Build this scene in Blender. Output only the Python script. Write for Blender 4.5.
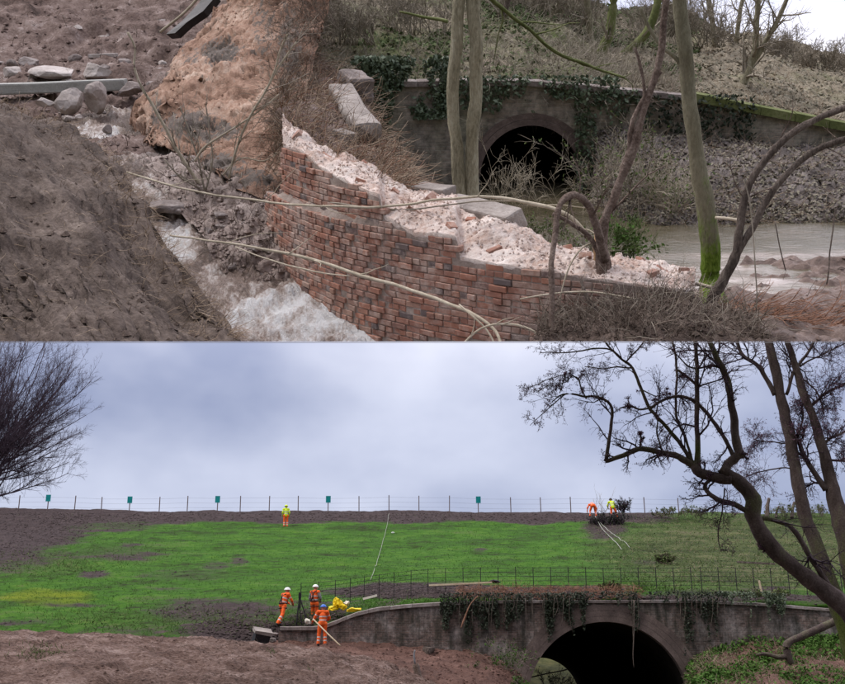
import bpy, bmesh, math, random
import numpy as np
from mathutils import Vector, Matrix

for o in list(bpy.data.objects):
    bpy.data.objects.remove(o)
scene = bpy.context.scene
COL = scene.collection
rng = np.random.default_rng(7)
random.seed(7)

# ------------------------------------------------------------------ camera
F, CX, CY = 1100.0, 422.5, 342.0          # focal length and centre in photo pixels
CAM = Vector((0, 0, 3.0))
Q = math.atan(348 / F)                    # camera looks up this far (valley floor view)
P = math.atan(322 / F)                    # the washed-out upper terrace is seen from above
cam = bpy.data.objects.new('camera', bpy.data.cameras.new('camera'))
COL.objects.link(cam)
cam.data.sensor_width = 36.0
cam.data.sensor_fit = 'HORIZONTAL'
cam.data.lens = 36.0 * F / 845.0
cam.data.clip_start = 0.05
cam.data.clip_end = 6000
cam.location = CAM
cam.rotation_euler = (math.pi / 2 + Q, 0, 0)
scene.camera = cam
scene.render.resolution_x = 1024
scene.render.resolution_y = 829

# ------------------------------------------------------------------ sky and sun
world = bpy.data.worlds.new("World")
scene.world = world
world.use_nodes = True
SUN_DIR = Vector((-0.50, -0.22, 0.84)).normalized()
SUN_EL = math.asin(SUN_DIR.z)
SUN_AZ = math.atan2(SUN_DIR.x, SUN_DIR.y)
wn, wl = world.node_tree.nodes, world.node_tree.links
wn.clear()
w_out = wn.new('ShaderNodeOutputWorld')
w_bg = wn.new('ShaderNodeBackground'); w_bg.inputs['Strength'].default_value = 0.115
w_sky = wn.new('ShaderNodeTexSky'); w_sky.sky_type = 'NISHITA'; w_sky.sun_disc = False
w_sky.sun_elevation = SUN_EL; w_sky.sun_rotation = SUN_AZ
w_tc = wn.new('ShaderNodeTexCoord')
w_map = wn.new('ShaderNodeMapping')
w_map.inputs['Location'].default_value = (3.1, 0.4, 1.75)
w_map.inputs['Scale'].default_value = (1, 1, 1.5)
w_no = wn.new('ShaderNodeTexNoise')
w_no.inputs['Scale'].default_value = 3.6
w_no.inputs['Detail'].default_value = 5.0
w_no.inputs['Roughness'].default_value = 0.46
w_ramp = wn.new('ShaderNodeValToRGB')
e = w_ramp.color_ramp.elements
e[0].position = 0.38; e[0].color = (2.45, 2.72, 4.05, 1)
e[1].position = 0.66; e[1].color = (5.7, 5.9, 7.1, 1)
w_mix = wn.new('ShaderNodeMixRGB'); w_mix.inputs['Fac'].default_value = 0.86
w_sep = wn.new('ShaderNodeSeparateXYZ')
w_el = wn.new('ShaderNodeMapRange')
w_el.inputs['From Min'].default_value = 0.25; w_el.inputs['From Max'].default_value = 0.75
w_el.inputs['To Min'].default_value = 0.0; w_el.inputs['To Max'].default_value = 1.0
w_mul = wn.new('ShaderNodeMixRGB'); w_mul.blend_type = 'MULTIPLY'; w_mul.inputs['Fac'].default_value = 1.0
wl.new(w_tc.outputs['Generated'], w_map.inputs['Vector'])
wl.new(w_map.outputs['Vector'], w_no.inputs['Vector'])
wl.new(w_no.outputs['Fac'], w_ramp.inputs['Fac'])
wl.new(w_sky.outputs['Color'], w_mix.inputs['Color1'])
wl.new(w_ramp.outputs['Color'], w_mix.inputs['Color2'])
wl.new(w_tc.outputs['Generated'], w_sep.inputs['Vector'])
wl.new(w_sep.outputs['Z'], w_el.inputs['Value'])
wl.new(w_mix.outputs['Color'], w_mul.inputs['Color1'])
w_tint = wn.new('ShaderNodeValToRGB'); w_tint.color_ramp.elements[0].color = (1, 1, 1, 1); w_tint.color_ramp.elements[1].color = (4.0, 3.6, 2.95, 1)
wl.new(w_el.outputs['Result'], w_tint.inputs['Fac']); wl.new(w_tint.outputs['Color'], w_mul.inputs['Color2'])
wl.new(w_mul.outputs['Color'], w_bg.inputs['Color'])
wl.new(w_bg.outputs['Background'], w_out.inputs['Surface'])

sun = bpy.data.objects.new('sun', bpy.data.lights.new('sun', 'SUN'))
COL.objects.link(sun)
sun.data.energy = 1.4
sun.data.angle = math.radians(14)
sun.data.color = (1.0, 0.94, 0.86)
sun.rotation_euler = SUN_DIR.to_track_quat('Z', 'Y').to_euler()
sun.location = (-40, -20, 80)

scene.view_settings.view_transform = 'Standard'
scene.view_settings.look = 'None'
scene.view_settings.exposure = 0.28
scene.view_settings.gamma = 1.0
scene.view_settings.use_curve_mapping = False

# ------------------------------------------------------------------ the two pieces of ground
# LO is the valley with the repaired bridge. UP is the raked terrace with the washed-out
# stream; it rests on a flat base whose plane runs at eye level of the viewer.
class Space:
    def __init__(s, M, fwd, up):
        s.M, s.fwd, s.up = M, fwd, up
    def pt(s, px, py, d):
        u, v = (px - CX) / F, (CY - py) / F
        k = s.fwd + s.up * v + Vector((1, 0, 0)) * u
        return k * (d / k.y)
    def arr(s, A):
        A = np.asarray(A, float)
        u, v = (A[..., 0] - CX) / F, (CY - A[..., 1]) / F
        k = np.stack([u, s.fwd.y + s.up.y * v, s.fwd.z + s.up.z * v], -1)
        return k * (A[..., 2] / k[..., 1])[..., None]
    def dz(s, py, z):                       # distance at which the row py is at height z
        v = (CY - py) / F
        return z * (s.fwd.y + s.up.y * v) / (s.fwd.z + s.up.z * v)

UP = Space(Matrix.Translation(CAM) @ Matrix.Rotation(P + Q, 4, 'X'),
           Vector((0, math.cos(P), -math.sin(P))), Vector((0, math.sin(P), math.cos(P))))
LO = Space(Matrix.Translation(CAM),
           Vector((0, math.cos(Q), math.sin(Q))), Vector((0, -math.sin(Q), math.cos(Q))))
_b = UP.pt(CX, 341.5, 1)
BASE_N = Vector((0, -_b.z, _b.y)).normalized()      # normal of the terrace's flat base

# ------------------------------------------------------------------ noise
def _hash(i, j, k):
    n = (i * 374761393 + j * 668265263 + k * 2147483647 * 3 + 1013904223) & 0xffffffff
    n = ((n ^ (n >> 13)) * 1274126177) & 0xffffffff
    n = ((n ^ (n >> 16)) * 2246822519) & 0xffffffff
    return ((n ^ (n >> 15)) & 0xffffff) / float(0xffffff)
def vnoise(X):
    X = np.asarray(X, float)
    I = np.floor(X).astype(np.int64); f = X - I; f = f * f * (3 - 2 * f)
    i, j, k = I[..., 0], I[..., 1], I[..., 2]
    r = 0
    for a in (0, 1):
        for b in (0, 1):
            for c in (0, 1):
                w = (f[..., 0] if a else 1 - f[..., 0]) * (f[..., 1] if b else 1 - f[..., 1]) * (f[..., 2] if c else 1 - f[..., 2])
                r = r + w * _hash(i + a, j + b, k + c)
    return r * 2 - 1
def fbm(X, s=1.0, o=4, g=0.5):
    X = np.asarray(X, float) * s; r = 0; a = 1
    for q in range(o):
        r = r + a * vnoise(X + 17.3 * q); X = X * 2.03; a *= g
    return r
def unit(V):
    return V / np.maximum(np.linalg.norm(V, axis=-1, keepdims=True), 1e-9)

# ------------------------------------------------------------------ materials
MATS = {}
def new_mat(name):
    m = bpy.data.materials.new(name); m.use_nodes = True
    nt = m.node_tree; nt.nodes.clear()
    o = nt.nodes.new('ShaderNodeOutputMaterial'); b = nt.nodes.new('ShaderNodeBsdfPrincipled')
    nt.links.new(b.outputs[0], o.inputs[0])
    MATS[name] = m
    return m, nt, b
def nd(nt, t, ins=None, **kw):
    n = nt.nodes.new('ShaderNode' + t)
    for k, v in kw.items(): setattr(n, k, v)
    for k, v in (ins or {}).items():
        if hasattr(v, 'is_output') or isinstance(v, bpy.types.NodeSocket): nt.links.new(v, n.inputs[k])
        else: n.inputs[k].default_value = v
    return n
def ramp(nt, fac, stops, interp='LINEAR'):
    r = nt.nodes.new('ShaderNodeValToRGB'); r.color_ramp.interpolation = interp
    el = r.color_ramp.elements
    while len(el) < len(stops): el.new(0.5)
    for x, (p, c) in zip(el, stops): x.position = p; x.color = (*c, 1)
    nt.links.new(fac, r.inputs[0])
    return r.outputs[0]
def mixc(nt, fac, a, b, mode='MIX'):
    n = nt.nodes.new('ShaderNodeMixRGB'); n.blend_type = mode
    for s, v in (('Fac', fac), ('Color1', a), ('Color2', b)):
        if isinstance(v, bpy.types.NodeSocket): nt.links.new(v, n.inputs[s])
        elif isinstance(v, tuple): n.inputs[s].default_value = (*v, 1)
        else: n.inputs[s].default_value = v
    return n.outputs[0]
def noise_of(nt, scale, detail=6, rough=0.6, vec=None, stretch=None):
    if vec is None: vec = nd(nt, 'TexCoord').outputs['Object']
    if stretch: vec = nd(nt, 'Mapping', {'Vector': vec, 'Scale': stretch}).outputs[0]
    return nd(nt, 'TexNoise', {'Vector': vec, 'Scale': scale, 'Detail': detail, 'Roughness': rough}).outputs['Fac']
def attr(nt, name):
    return nd(nt, 'Attribute', attribute_name=name).outputs['Fac']
def finish(nt, b, col, rough=0.9, bump=None, bs=0.5, bd=0.03, spec=0.3):
    nt.links.new(col, b.inputs['Base Color'])
    if isinstance(rough, bpy.types.NodeSocket): nt.links.new(rough, b.inputs['Roughness'])
    else: b.inputs['Roughness'].default_value = rough
    b.inputs['Specular IOR Level'].default_value = spec
    if bump is not None:
        bn = nd(nt, 'Bump', {'Height': bump, 'Strength': bs, 'Distance': bd})
        nt.links.new(bn.outputs[0], b.inputs['Normal'])
def mat_n(name, stops, scale=3, fine=25, rough=0.92, bs=0.6, bd=0.03, spec=0.2, stretch=None, rnd=0.0, finemix=0.35):
    """two octaves of noise through a colour ramp, fine relief"""
    m, nt, b = new_mat(name)
    n1 = noise_of(nt, scale, 8, 0.65, stretch=stretch)
    n2 = noise_of(nt, fine, 5, 0.7, stretch=stretch)
    f = nd(nt, 'Mix', {'Factor': finemix, 'A': n1, 'B': n2}).outputs['Result']
    if rnd:
        oi = nd(nt, 'ObjectInfo').outputs['Random']
        f = nd(nt, 'MapRange', {'Value': oi, 'To Min': -rnd, 'To Max': rnd}).outputs[0] if False else \
            nd(nt, 'Math', {0: f, 1: nd(nt, 'MapRange', {'Value': oi, 'To Min': -rnd, 'To Max': rnd}).outputs[0]}, operation='ADD').outputs[0]
    finish(nt, b, ramp(nt, f, stops), rough, n2, bs, bd, spec)
    return m

def S3(a, b, c, lo=0.32, hi=0.68):
    return [(lo, a), (0.5, b), (hi, c)]

mat_n('soil_roots', S3((.05, .036, .029), (.135, .10, .082), (.28, .225, .19)), 2.2, 18, bd=.06, bs=.9)
mat_n('soil_hill', [(.36, (.04, .027, .023)), (.46, (.115, .078, .066)), (.55, (.19, .14, .122)), (.66, (.36, .30, .28))], 1.6, 16, bd=.05)
mat_n('mud_debris', S3((.085, .06, .05), (.23, .17, .145), (.42, .35, .32)), 2.4, 16, rough=.5, bd=.05, spec=.4)
mat_n('mud_wet', S3((.06, .04, .032), (.155, .108, .088), (.30, .235, .21)), 2.6, 14, rough=.62, bd=.06, spec=.3)
mat_n('leaf_litter', S3((.075, .075, .045), (.19, .18, .125), (.38, .34, .27)), 1.1, 30, bd=.04)
mat_n('leaf_litter_pale', S3((.09, .085, .055), (.22, .20, .15), (.40, .36, .29)), .8, 30, bd=.04)
mat_n('bank_litter', S3((.045, .035, .032), (.135, .115, .105), (.32, .28, .26)), 1.5, 34, bd=.05)
mat_n('stone', S3((.22, .185, .17), (.40, .355, .33), (.58, .54, .52)), 2.2, 22, bd=.02, rnd=.06)
mat_n('stone_dark', S3((.10, .085, .08), (.22, .185, .17), (.36, .33, .32)), 3, 26, bd=.02, rnd=.08)
mat_n('concrete', S3((.20, .20, .18), (.33, .33, .31), (.45, .45, .43)), 2, 30, bd=.01)
mat_n('bark_grey', [(.34, (.10, .088, .055)), (.45, (.22, .20, .135)), (.55, (.33, .305, .215)), (.66, (.47, .45, .35))], 5, 38, bs=1.0, bd=.03, stretch=(1, 1, .3), finemix=.5)
mat_n('bark_dark', [(.34, (.03, .023, .019)), (.45, (.08, .062, .052)), (.55, (.15, .12, .10)), (.66, (.28, .24, .21))], 6, 40, bs=1.0, bd=.03, stretch=(1, 1, .4), finemix=.5)
mat_n('bark_brown', [(.34, (.05, .034, .027)), (.45, (.13, .092, .074)), (.55, (.23, .175, .145)), (.66, (.38, .31, .26))], 6, 40, bs=1.0, bd=.03, finemix=.5)
mat_n('twig_pale', S3((.24, .205, .15), (.40, .35, .265), (.58, .52, .42)), 6, 30, bd=.004)
mat_n('twig_mid', S3((.15, .13, .10), (.28, .245, .195), (.42, .375, .31)), 6, 30, bd=.004)
mat_n('twig_red', S3((.11, .055, .035), (.24, .125, .08), (.40, .25, .18)), 5, 24, bd=.004)
mat_n('twig_dark', S3((.034, .022, .032), (.070, .048, .064), (.115, .085, .105)), 6, 30, bd=.004)
mat_n('straw', S3((.15, .10, .068), (.30, .225, .16), (.50, .41, .32)), 3, 20, bd=.004)
mat_n('straw_dark', S3((.06, .045, .036), (.145, .113, .09), (.28, .23, .19)), 3, 20, bd=.004)
mat_n('torn_wood', S3((.30, .17, .08), (.5, .32, .18), (.65, .48, .32)), 8, 40, bd=.01)
mat_n('sawn_wood', S3((.42, .33, .22), (.55, .45, .31), (.66, .57, .42)), 4, 30, bd=.004)
mat_n('ivy', S3((.022, .035, .018), (.06, .088, .045), (.14, .17, .11)), 2.5, 12, rough=.55, bd=.01, spec=.4)
mat_n('ivy_dark', S3((.008, .012, .007), (.022, .032, .016), (.05, .062, .036)), 2.5, 12, rough=.6, bd=.01, spec=.3)
mat_n('grass_blade', S3((.030, .075, .010), (.055, .135, .016), (.095, .19, .03)), 1.2, 8, bd=.002)
mat_n('bramble', S3((.045, .07, .022), (.085, .12, .036), (.15, .175, .075)), 1.5, 8, bd=.002)
mat_n('tarpaulin', S3((.012, .011, .010), (.026, .023, .021), (.06, .052, .047)), 4, 20, rough=.5, bd=.01)
mat_n('iron_rail', S3((.010, .010, .011), (.022, .021, .022), (.05, .045, .043)), 8, 40, rough=.6, bd=.002)
mat_n('post_wood', S3((.07, .05, .05), (.14, .105, .10), (.22, .18, .17)), 5, 30, bd=.004)
mat_n('sign_teal', S3((.0, .14, .15), (.0, .20, .20), (.015, .26, .25)), 3, 20, rough=.5, bd=.001)
mat_n('hivis_orange', S3((.62, .075, .012), (.78, .115, .018), (.85, .16, .03)), 6, 30, rough=.7, bd=.006)
mat_n('hivis_yellow', S3((.48, .62, .02), (.60, .75, .03), (.68, .82, .06)), 6, 30, rough=.7, bd=.006)
mat_n('reflective', S3((.40, .40, .40), (.52, .52, .51), (.62, .62, .60)), 10, 40, rough=.35, bd=.001)
mat_n('black_gear', S3((.010, .010, .012), (.02, .02, .023), (.045, .042, .042)), 10, 40, rough=.6, bd=.002)
mat_n('grey_cloth', S3((.15, .15, .16), (.24, .24, .25), (.33, .33, .34)), 8, 40, rough=.8, bd=.003)
mat_n('skin', S3((.34, .19, .13), (.45, .27, .20), (.52, .34, .26)), 9, 40, rough=.6, bd=.001)
mat_n('helmet_white', S3((.68, .67, .64), (.78, .77, .75), (.82, .82, .80)), 6, 30, rough=.35, bd=.0005, spec=.5)
mat_n('helmet_blue', S3((.01, .08, .42), (.015, .12, .52), (.03, .17, .6)), 6, 30, rough=.35, bd=.0005, spec=.5)
mat_n('yellow_sheet', S3((.60, .42, .005), (.76, .55, .01), (.82, .63, .03)), 5, 20, rough=.5, bd=.01)
mat_n('pipe_pale', S3((.5, .46, .38), (.62, .58, .5), (.7, .66, .58)), 5, 20, rough=.6, bd=.002)
mat_n('rope', S3((.25, .26, .22), (.36, .37, .32), (.45, .46, .41)), 20, 60, rough=.9, bd=.002)
mat_n('base_slab', S3((.22, .20, .20), (.28, .26, .26), (.34, .32, .32)), 3, 20, rough=.8, bd=.001)
mat_n('valley_floor', S3((.05, .045, .03), (.09, .085, .05), (.14, .13, .08)), .3, 4, bd=.05)
mat_n('catkin', S3((.10, .05, .08), (.18, .095, .14), (.25, .16, .20)), 3, 12, bd=.004)
mat_n('soil_pink', [(.36, (.036, .022, .017)), (.44, (.108, .065, .051)), (.52, (.20, .13, .105)), (.63, (.38, .285, .25))], .9, 11, bd=.14, bs=1.0, finemix=.5, stretch=(.6, 1.4, 1))
mat_n('soil_red', S3((.04, .022, .018), (.105, .056, .043), (.20, .115, .092)), 1.2, 9, bd=.08, bs=.9)
mat_n('far_field', S3((.035, .04, .016), (.085, .09, .03), (.17, .155, .06)), .8, 3, bd=.05)
mat_n('fern', S3((.022, .055, .008), (.052, .115, .018), (.11, .19, .045)), 1.5, 8, bd=.002)

# clay cliff: pink sand with darker patches set by a mask
m, nt, b = new_mat('clay')
n1 = noise_of(nt, .75, 6, .6); n2 = noise_of(nt, 6, 8, .7, stretch=(1.6, 1, .55)); n3 = noise_of(nt, 26, 4, .7)
c1 = ramp(nt, nd(nt, 'Mix', {'Factor': .45, 'A': n1, 'B': n2}).outputs['Result'],
          [(.33, (.09, .050, .034)), (.43, (.21, .125, .087)), (.52, (.34, .215, .155)), (.65, (.56, .43, .345))])
c2 = ramp(nt, n2, S3((.05, .042, .038), (.12, .10, .088), (.20, .165, .14)))
msk = nd(nt, 'MapRange', {'Value': nd(nt, 'Math', {0: attr(nt, 'dark'), 1: nd(nt, 'Math', {0: nd(nt, 'Math', {0: n2, 1: .5}, operation='SUBTRACT').outputs[0], 1: 3.2}, operation='MULTIPLY').outputs[0]}, operation='ADD').outputs[0],
                          'From Min': .34, 'From Max': .62}).outputs[0]
finish(nt, b, mixc(nt, msk, c1, c2), .9, nd(nt, 'Mix', {'Factor': .5, 'A': n2, 'B': n3}).outputs['Result'], .8, .06, .2)

# individual bricks: colour differs from brick to brick
m, nt, b = new_mat('brick')
oi = nd(nt, 'ObjectInfo').outputs['Random']
r = nd(nt, 'Math', {0: nd(nt, 'Math', {0: oi, 1: attr(nt, 'rnd')}, operation='ADD').outputs[0]}, operation='FRACT').outputs[0]
c = ramp(nt, r, [(0, (.14, .115, .115)), (.05, (.16, .125, .12)), (.08, (.30, .15, .11)), (.40, (.39, .18, .125)),
                 (.62, (.45, .20, .13)), (.80, (.35, .20, .15)), (.92, (.42, .28, .22)), (1, (.46, .21, .135))])
gp = nd(nt, 'NewGeometry').outputs['Position']
n1 = noise_of(nt, 9, 6, .7, vec=gp); n2 = noise_of(nt, 60, 4, .7, vec=gp); n0 = noise_of(nt, 1.3, 5, .6, vec=gp)
c = mixc(nt, nd(nt, 'MapRange', {'Value': n1, 'From Min': .35, 'From Max': .75, 'To Min': .55, 'To Max': 1.0}).outputs[0], (.12, .09, .075), c)
c = mixc(nt, nd(nt, 'MapRange', {'Value': nd(nt, 'Math', {0: n0, 1: n1}, operation='ADD').outputs[0], 'From Min': .94, 'From Max': 1.2, 'To Max': .85}).outputs[0], c, (.45, .36, .31))
finish(nt, b, c, .9, nd(nt, 'Mix', {'Factor': .5, 'A': n1, 'B': n2}).outputs['Result'], .5, .012, .2)

# pale lime mortar rubble
m, nt, b = new_mat('mortar')
n1 = noise_of(nt, 2.2, 6, .6); n2 = noise_of(nt, 14, 8, .7); n3 = noise_of(nt, 45, 4, .7)
c = ramp(nt, nd(nt, 'Mix', {'Factor': .5, 'A': n1, 'B': n2}).outputs['Result'],
         [(.34, (.26, .16, .125)), (.43, (.49, .36, .30)), (.52, (.63, .53, .475)), (.68, (.78, .71, .66))])
finish(nt, b, c, .95, nd(nt, 'Mix', {'Factor': .4, 'A': n2, 'B': n3}).outputs['Result'], .9, .05, .1)
mat_n('mortar_joint', S3((.16, .125, .105), (.30, .24, .205), (.46, .39, .345)), 5, 30, bd=.02)

# old brickwork too far away to pick single bricks out
def brickwork(name, c1, c2, mort, stain, scale, algae=(.05, .065, .035), alg=.5):
    m, nt, b = new_mat(name)
    uv = nd(nt, 'UVMap', uv_map='uv').outputs[0]
    bt = nd(nt, 'TexBrick', {'Vector': uv, 'Color1': (*c1, 1), 'Color2': (*c2, 1), 'Mortar': (*mort, 1), 'Scale': 1.0,
                             'Mortar Size': .008, 'Mortar Smooth': .3, 'Brick Width': .235, 'Row Height': .075})
    bt.offset = .5
    n1 = noise_of(nt, .8 * scale, 7, .65); n2 = noise_of(nt, 5 * scale, 6, .7); n3 = noise_of(nt, .9 * scale, 5, .6, stretch=(2.2, 2.2, .5))
    c = mixc(nt, nd(nt, 'MapRange', {'Value': n1, 'From Min': .47, 'From Max': .64, 'To Max': .75}).outputs[0], bt.outputs['Color'], stain)
    c = mixc(nt, nd(nt, 'MapRange', {'Value': n3, 'From Min': .44, 'From Max': .66, 'To Max': alg}).outputs[0], c, algae)
    c = mixc(nt, nd(nt, 'MapRange', {'Value': n2, 'From Min': .34, 'From Max': .62, 'To Min': .72, 'To Max': 0}).outputs[0], c, (.03, .027, .024))
    h = nd(nt, 'Math', {0: nd(nt, 'Math', {0: 1.0, 1: bt.outputs['Fac']}, operation='SUBTRACT').outputs[0], 1: n2}, operation='ADD').outputs[0]
    finish(nt, b, c, .9, h, .8, .02, .2)
brickwork('brickwork_back', (.25, .21, .175), (.40, .335, .285), (.37, .34, .29), (.36, .33, .285), 1.0, (.19, .20, .13), .6)
brickwork('brickwork_bridge', (.10, .070, .060), (.23, .155, .13), (.26, .23, .21), (.40, .355, .335), 1.25, (.030, .032, .022), .92)
mat_n('arch_brick', S3((.055, .042, .038), (.12, .09, .08), (.22, .17, .15)), 1.2, 18, bd=.02)
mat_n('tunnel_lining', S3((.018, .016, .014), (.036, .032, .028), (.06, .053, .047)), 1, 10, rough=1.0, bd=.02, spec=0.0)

# water
m, nt, b = new_mat('torrent')
n1 = noise_of(nt, 1.7, 6, .7, stretch=(1.6, .55, 1)); n2 = noise_of(nt, 8, 7, .78, stretch=(1.5, .6, 1)); n3 = noise_of(nt, 38, 4, .7)
f = nd(nt, 'Math', {0: nd(nt, 'Mix', {'Factor': .45, 'A': n1, 'B': n2}).outputs['Result'], 1: attr(nt, 'foam')}, operation='ADD').outputs[0]
c = ramp(nt, f, [(.42, (.15, .105, .082)), (.49, (.34, .255, .21)), (.545, (.60, .53, .49)), (.63, (.88, .88, .88))])
finish(nt, b, c, .28, nd(nt, 'Mix', {'Factor': .45, 'A': n2, 'B': n3}).outputs['Result'], 1.0, .10, .5)
m, nt, b = new_mat('river_water')
n1 = noise_of(nt, 1.2, 5, .6, stretch=(.6, 1.6, 1)); n2 = noise_of(nt, 7, 5, .6, stretch=(.6, 1.6, 1))
f = nd(nt, 'Math', {0: n1, 1: attr(nt, 'foam')}, operation='ADD').outputs[0]
c = ramp(nt, f, [(.50, (.085, .072, .042)), (.74, (.19, .155, .12)), (.92, (.40, .34, .31)), (1.0, (.55, .51, .49))])
finish(nt, b, c, .12, n2, .5, .04, .6)

# green mossy bark: moss grows on one side and low down
m, nt, b = new_mat('bark_moss')
n1 = noise_of(nt, 3, 8, .75, stretch=(1, 1, .5)); n2 = noise_of(nt, 40, 5, .75, stretch=(1, 1, .35))
c = ramp(nt, nd(nt, 'Mix', {'Factor': .4, 'A': n1, 'B': n2}).outputs['Result'], S3((.10, .09, .06), (.22, .205, .14), (.34, .32, .23)))
g = ramp(nt, n2, S3((.05, .085, .012), (.12, .19, .025), (.20, .28, .06)))
n1m = nd(nt, 'MapRange', {'Value': n1, 'From Min': .32, 'From Max': .68, 'To Min': .1, 'To Max': .9}).outputs[0]
mk = nd(nt, 'MapRange', {'Value': nd(nt, 'Math', {0: attr(nt, 'moss'), 1: n1m}, operation='ADD').outputs[0], 'From Min': .80, 'From Max': 1.12}).outputs[0]
finish(nt, b, mixc(nt, mk, c, g), .95, n2, 1.0, .03, .1)
m, nt, b = new_mat('bark_alder')
n1 = noise_of(nt, 3, 7, .65, stretch=(1, 1, .5)); n2 = noise_of(nt, 22, 5, .7)
c = ramp(nt, nd(nt, 'Mix', {'Factor': .4, 'A': n1, 'B': n2}).outputs['Result'], S3((.04, .03, .028), (.11, .084, .077), (.22, .18, .165)))
g = ramp(nt, n2, S3((.035, .05, .012), (.075, .095, .022), (.12, .145, .045)))
mk = nd(nt, 'MapRange', {'Value': nd(nt, 'Math', {0: attr(nt, 'moss'), 1: n1}, operation='ADD').outputs[0], 'From Min': .80, 'From Max': 1.15}).outputs[0]
finish(nt, b, mixc(nt, mk, c, g), .95, n2, .7, .03, .1)

# embankment: new grass, bare soil, yellowed grass
m, nt, b = new_mat('embankment')
n1 = noise_of(nt, .30, 7, .66, stretch=(.6, 1.2, 2.0)); n2 = noise_of(nt, 2.2, 7, .72, stretch=(.6, 1.2, 2.0)); n3 = noise_of(nt, 9, 5, .75)
fm = nd(nt, 'Mix', {'Factor': .5, 'A': n1, 'B': n2}).outputs['Result']
g = ramp(nt, fm, [(.37, (.022, .026, .012)), (.43, (.028, .052, .010)), (.50, (.035, .100, .010)), (.60, (.070, .148, .017))])
s = ramp(nt, nd(nt, 'Mix', {'Factor': .5, 'A': n2, 'B': n3}).outputs['Result'], S3((.018, .014, .014), (.046, .034, .034), (.105, .078, .075)))
y = ramp(nt, fm, S3((.07, .095, .006), (.13, .155, .008), (.19, .20, .02)))
g = mixc(nt, nd(nt, 'MapRange', {'Value': nd(nt, 'Math', {0: attr(nt, 'yellow'), 1: n1}, operation='ADD').outputs[0], 'From Min': .85, 'From Max': 1.25}).outputs[0], g, y)
r = ramp(nt, fm, [(.38, (.022, .026, .012)), (.5, (.046, .062, .02)), (.62, (.115, .115, .052))])
g = mixc(nt, nd(nt, 'MapRange', {'Value': nd(nt, 'Math', {0: attr(nt, 'rough'), 1: n2}, operation='ADD').outputs[0], 'From Min': .7, 'From Max': 1.15}).outputs[0], g, r)
hs = nd(nt, 'Math', {0: attr(nt, 'soil'), 1: nd(nt, 'Mix', {'Factor': .55, 'A': n2, 'B': n3}).outputs['Result']}, operation='ADD').outputs[0]
hs = nd(nt, 'Math', {0: hs, 1: nd(nt, 'MapRange', {'Value': n1, 'From Min': .48, 'From Max': .64, 'To Max': .34}).outputs[0]}, operation='ADD').outputs[0]
mk = nd(nt, 'MapRange', {'Value': hs, 'From Min': .78, 'From Max': 1.04}).outputs[0]
finish(nt, b, mixc(nt, mk, g, s), .95, nd(nt, 'Mix', {'Factor': .5, 'A': n2, 'B': n3}).outputs['Result'], .9, .12, .1)

# near mud bank: dragged, streaked earth
m, nt, b = new_mat('soil_bank')
uv = nd(nt, 'CombineXYZ', {'X': attr(nt, 'su'), 'Y': attr(nt, 'sv')}).outputs[0]
n1 = noise_of(nt, 1.0, 7, .65, vec=uv, stretch=(.7, 5, 1)); n2 = noise_of(nt, 1.4, 7, .65); n3 = noise_of(nt, 20, 6, .72)
f = nd(nt, 'Mix', {'Factor': .38, 'A': nd(nt, 'Mix', {'Factor': .5, 'A': n1, 'B': n2}).outputs['Result'], 'B': n3}).outputs['Result']
c = ramp(nt, f, [(.36, (.030, .022, .018)), (.46, (.085, .064, .053)), (.55, (.15, .116, .097)), (.66, (.29, .238, .20))])
finish(nt, b, c, .9, nd(nt, 'Mix', {'Factor': .55, 'A': n1, 'B': n3}).outputs['Result'], .9, .07, .2)
# slope above the bridge: leaf litter with green patches
m, nt, b = new_mat('slope_litter')
n1 = noise_of(nt, .55, 7, .65); n2 = noise_of(nt, 5, 7, .75); n3 = noise_of(nt, 30, 4, .7)
c = ramp(nt, nd(nt, 'Mix', {'Factor': .55, 'A': n2, 'B': n3}).outputs['Result'], [(.34, (.07, .055, .038)), (.46, (.19, .16, .115)), (.56, (.31, .27, .205)), (.68, (.46, .42, .34))])
g = ramp(nt, n2, S3((.045, .06, .02), (.10, .13, .048), (.19, .21, .10)))
mk = nd(nt, 'MapRange', {'Value': nd(nt, 'Math', {0: n1, 1: attr(nt, 'green')}, operation='ADD').outputs[0], 'From Min': .50, 'From Max': .72}).outputs[0]
finish(nt, b, mixc(nt, mk, c, g), .95, nd(nt, 'Mix', {'Factor': .5, 'A': n2, 'B': n3}).outputs['Result'], .9, .06, .1)

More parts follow.
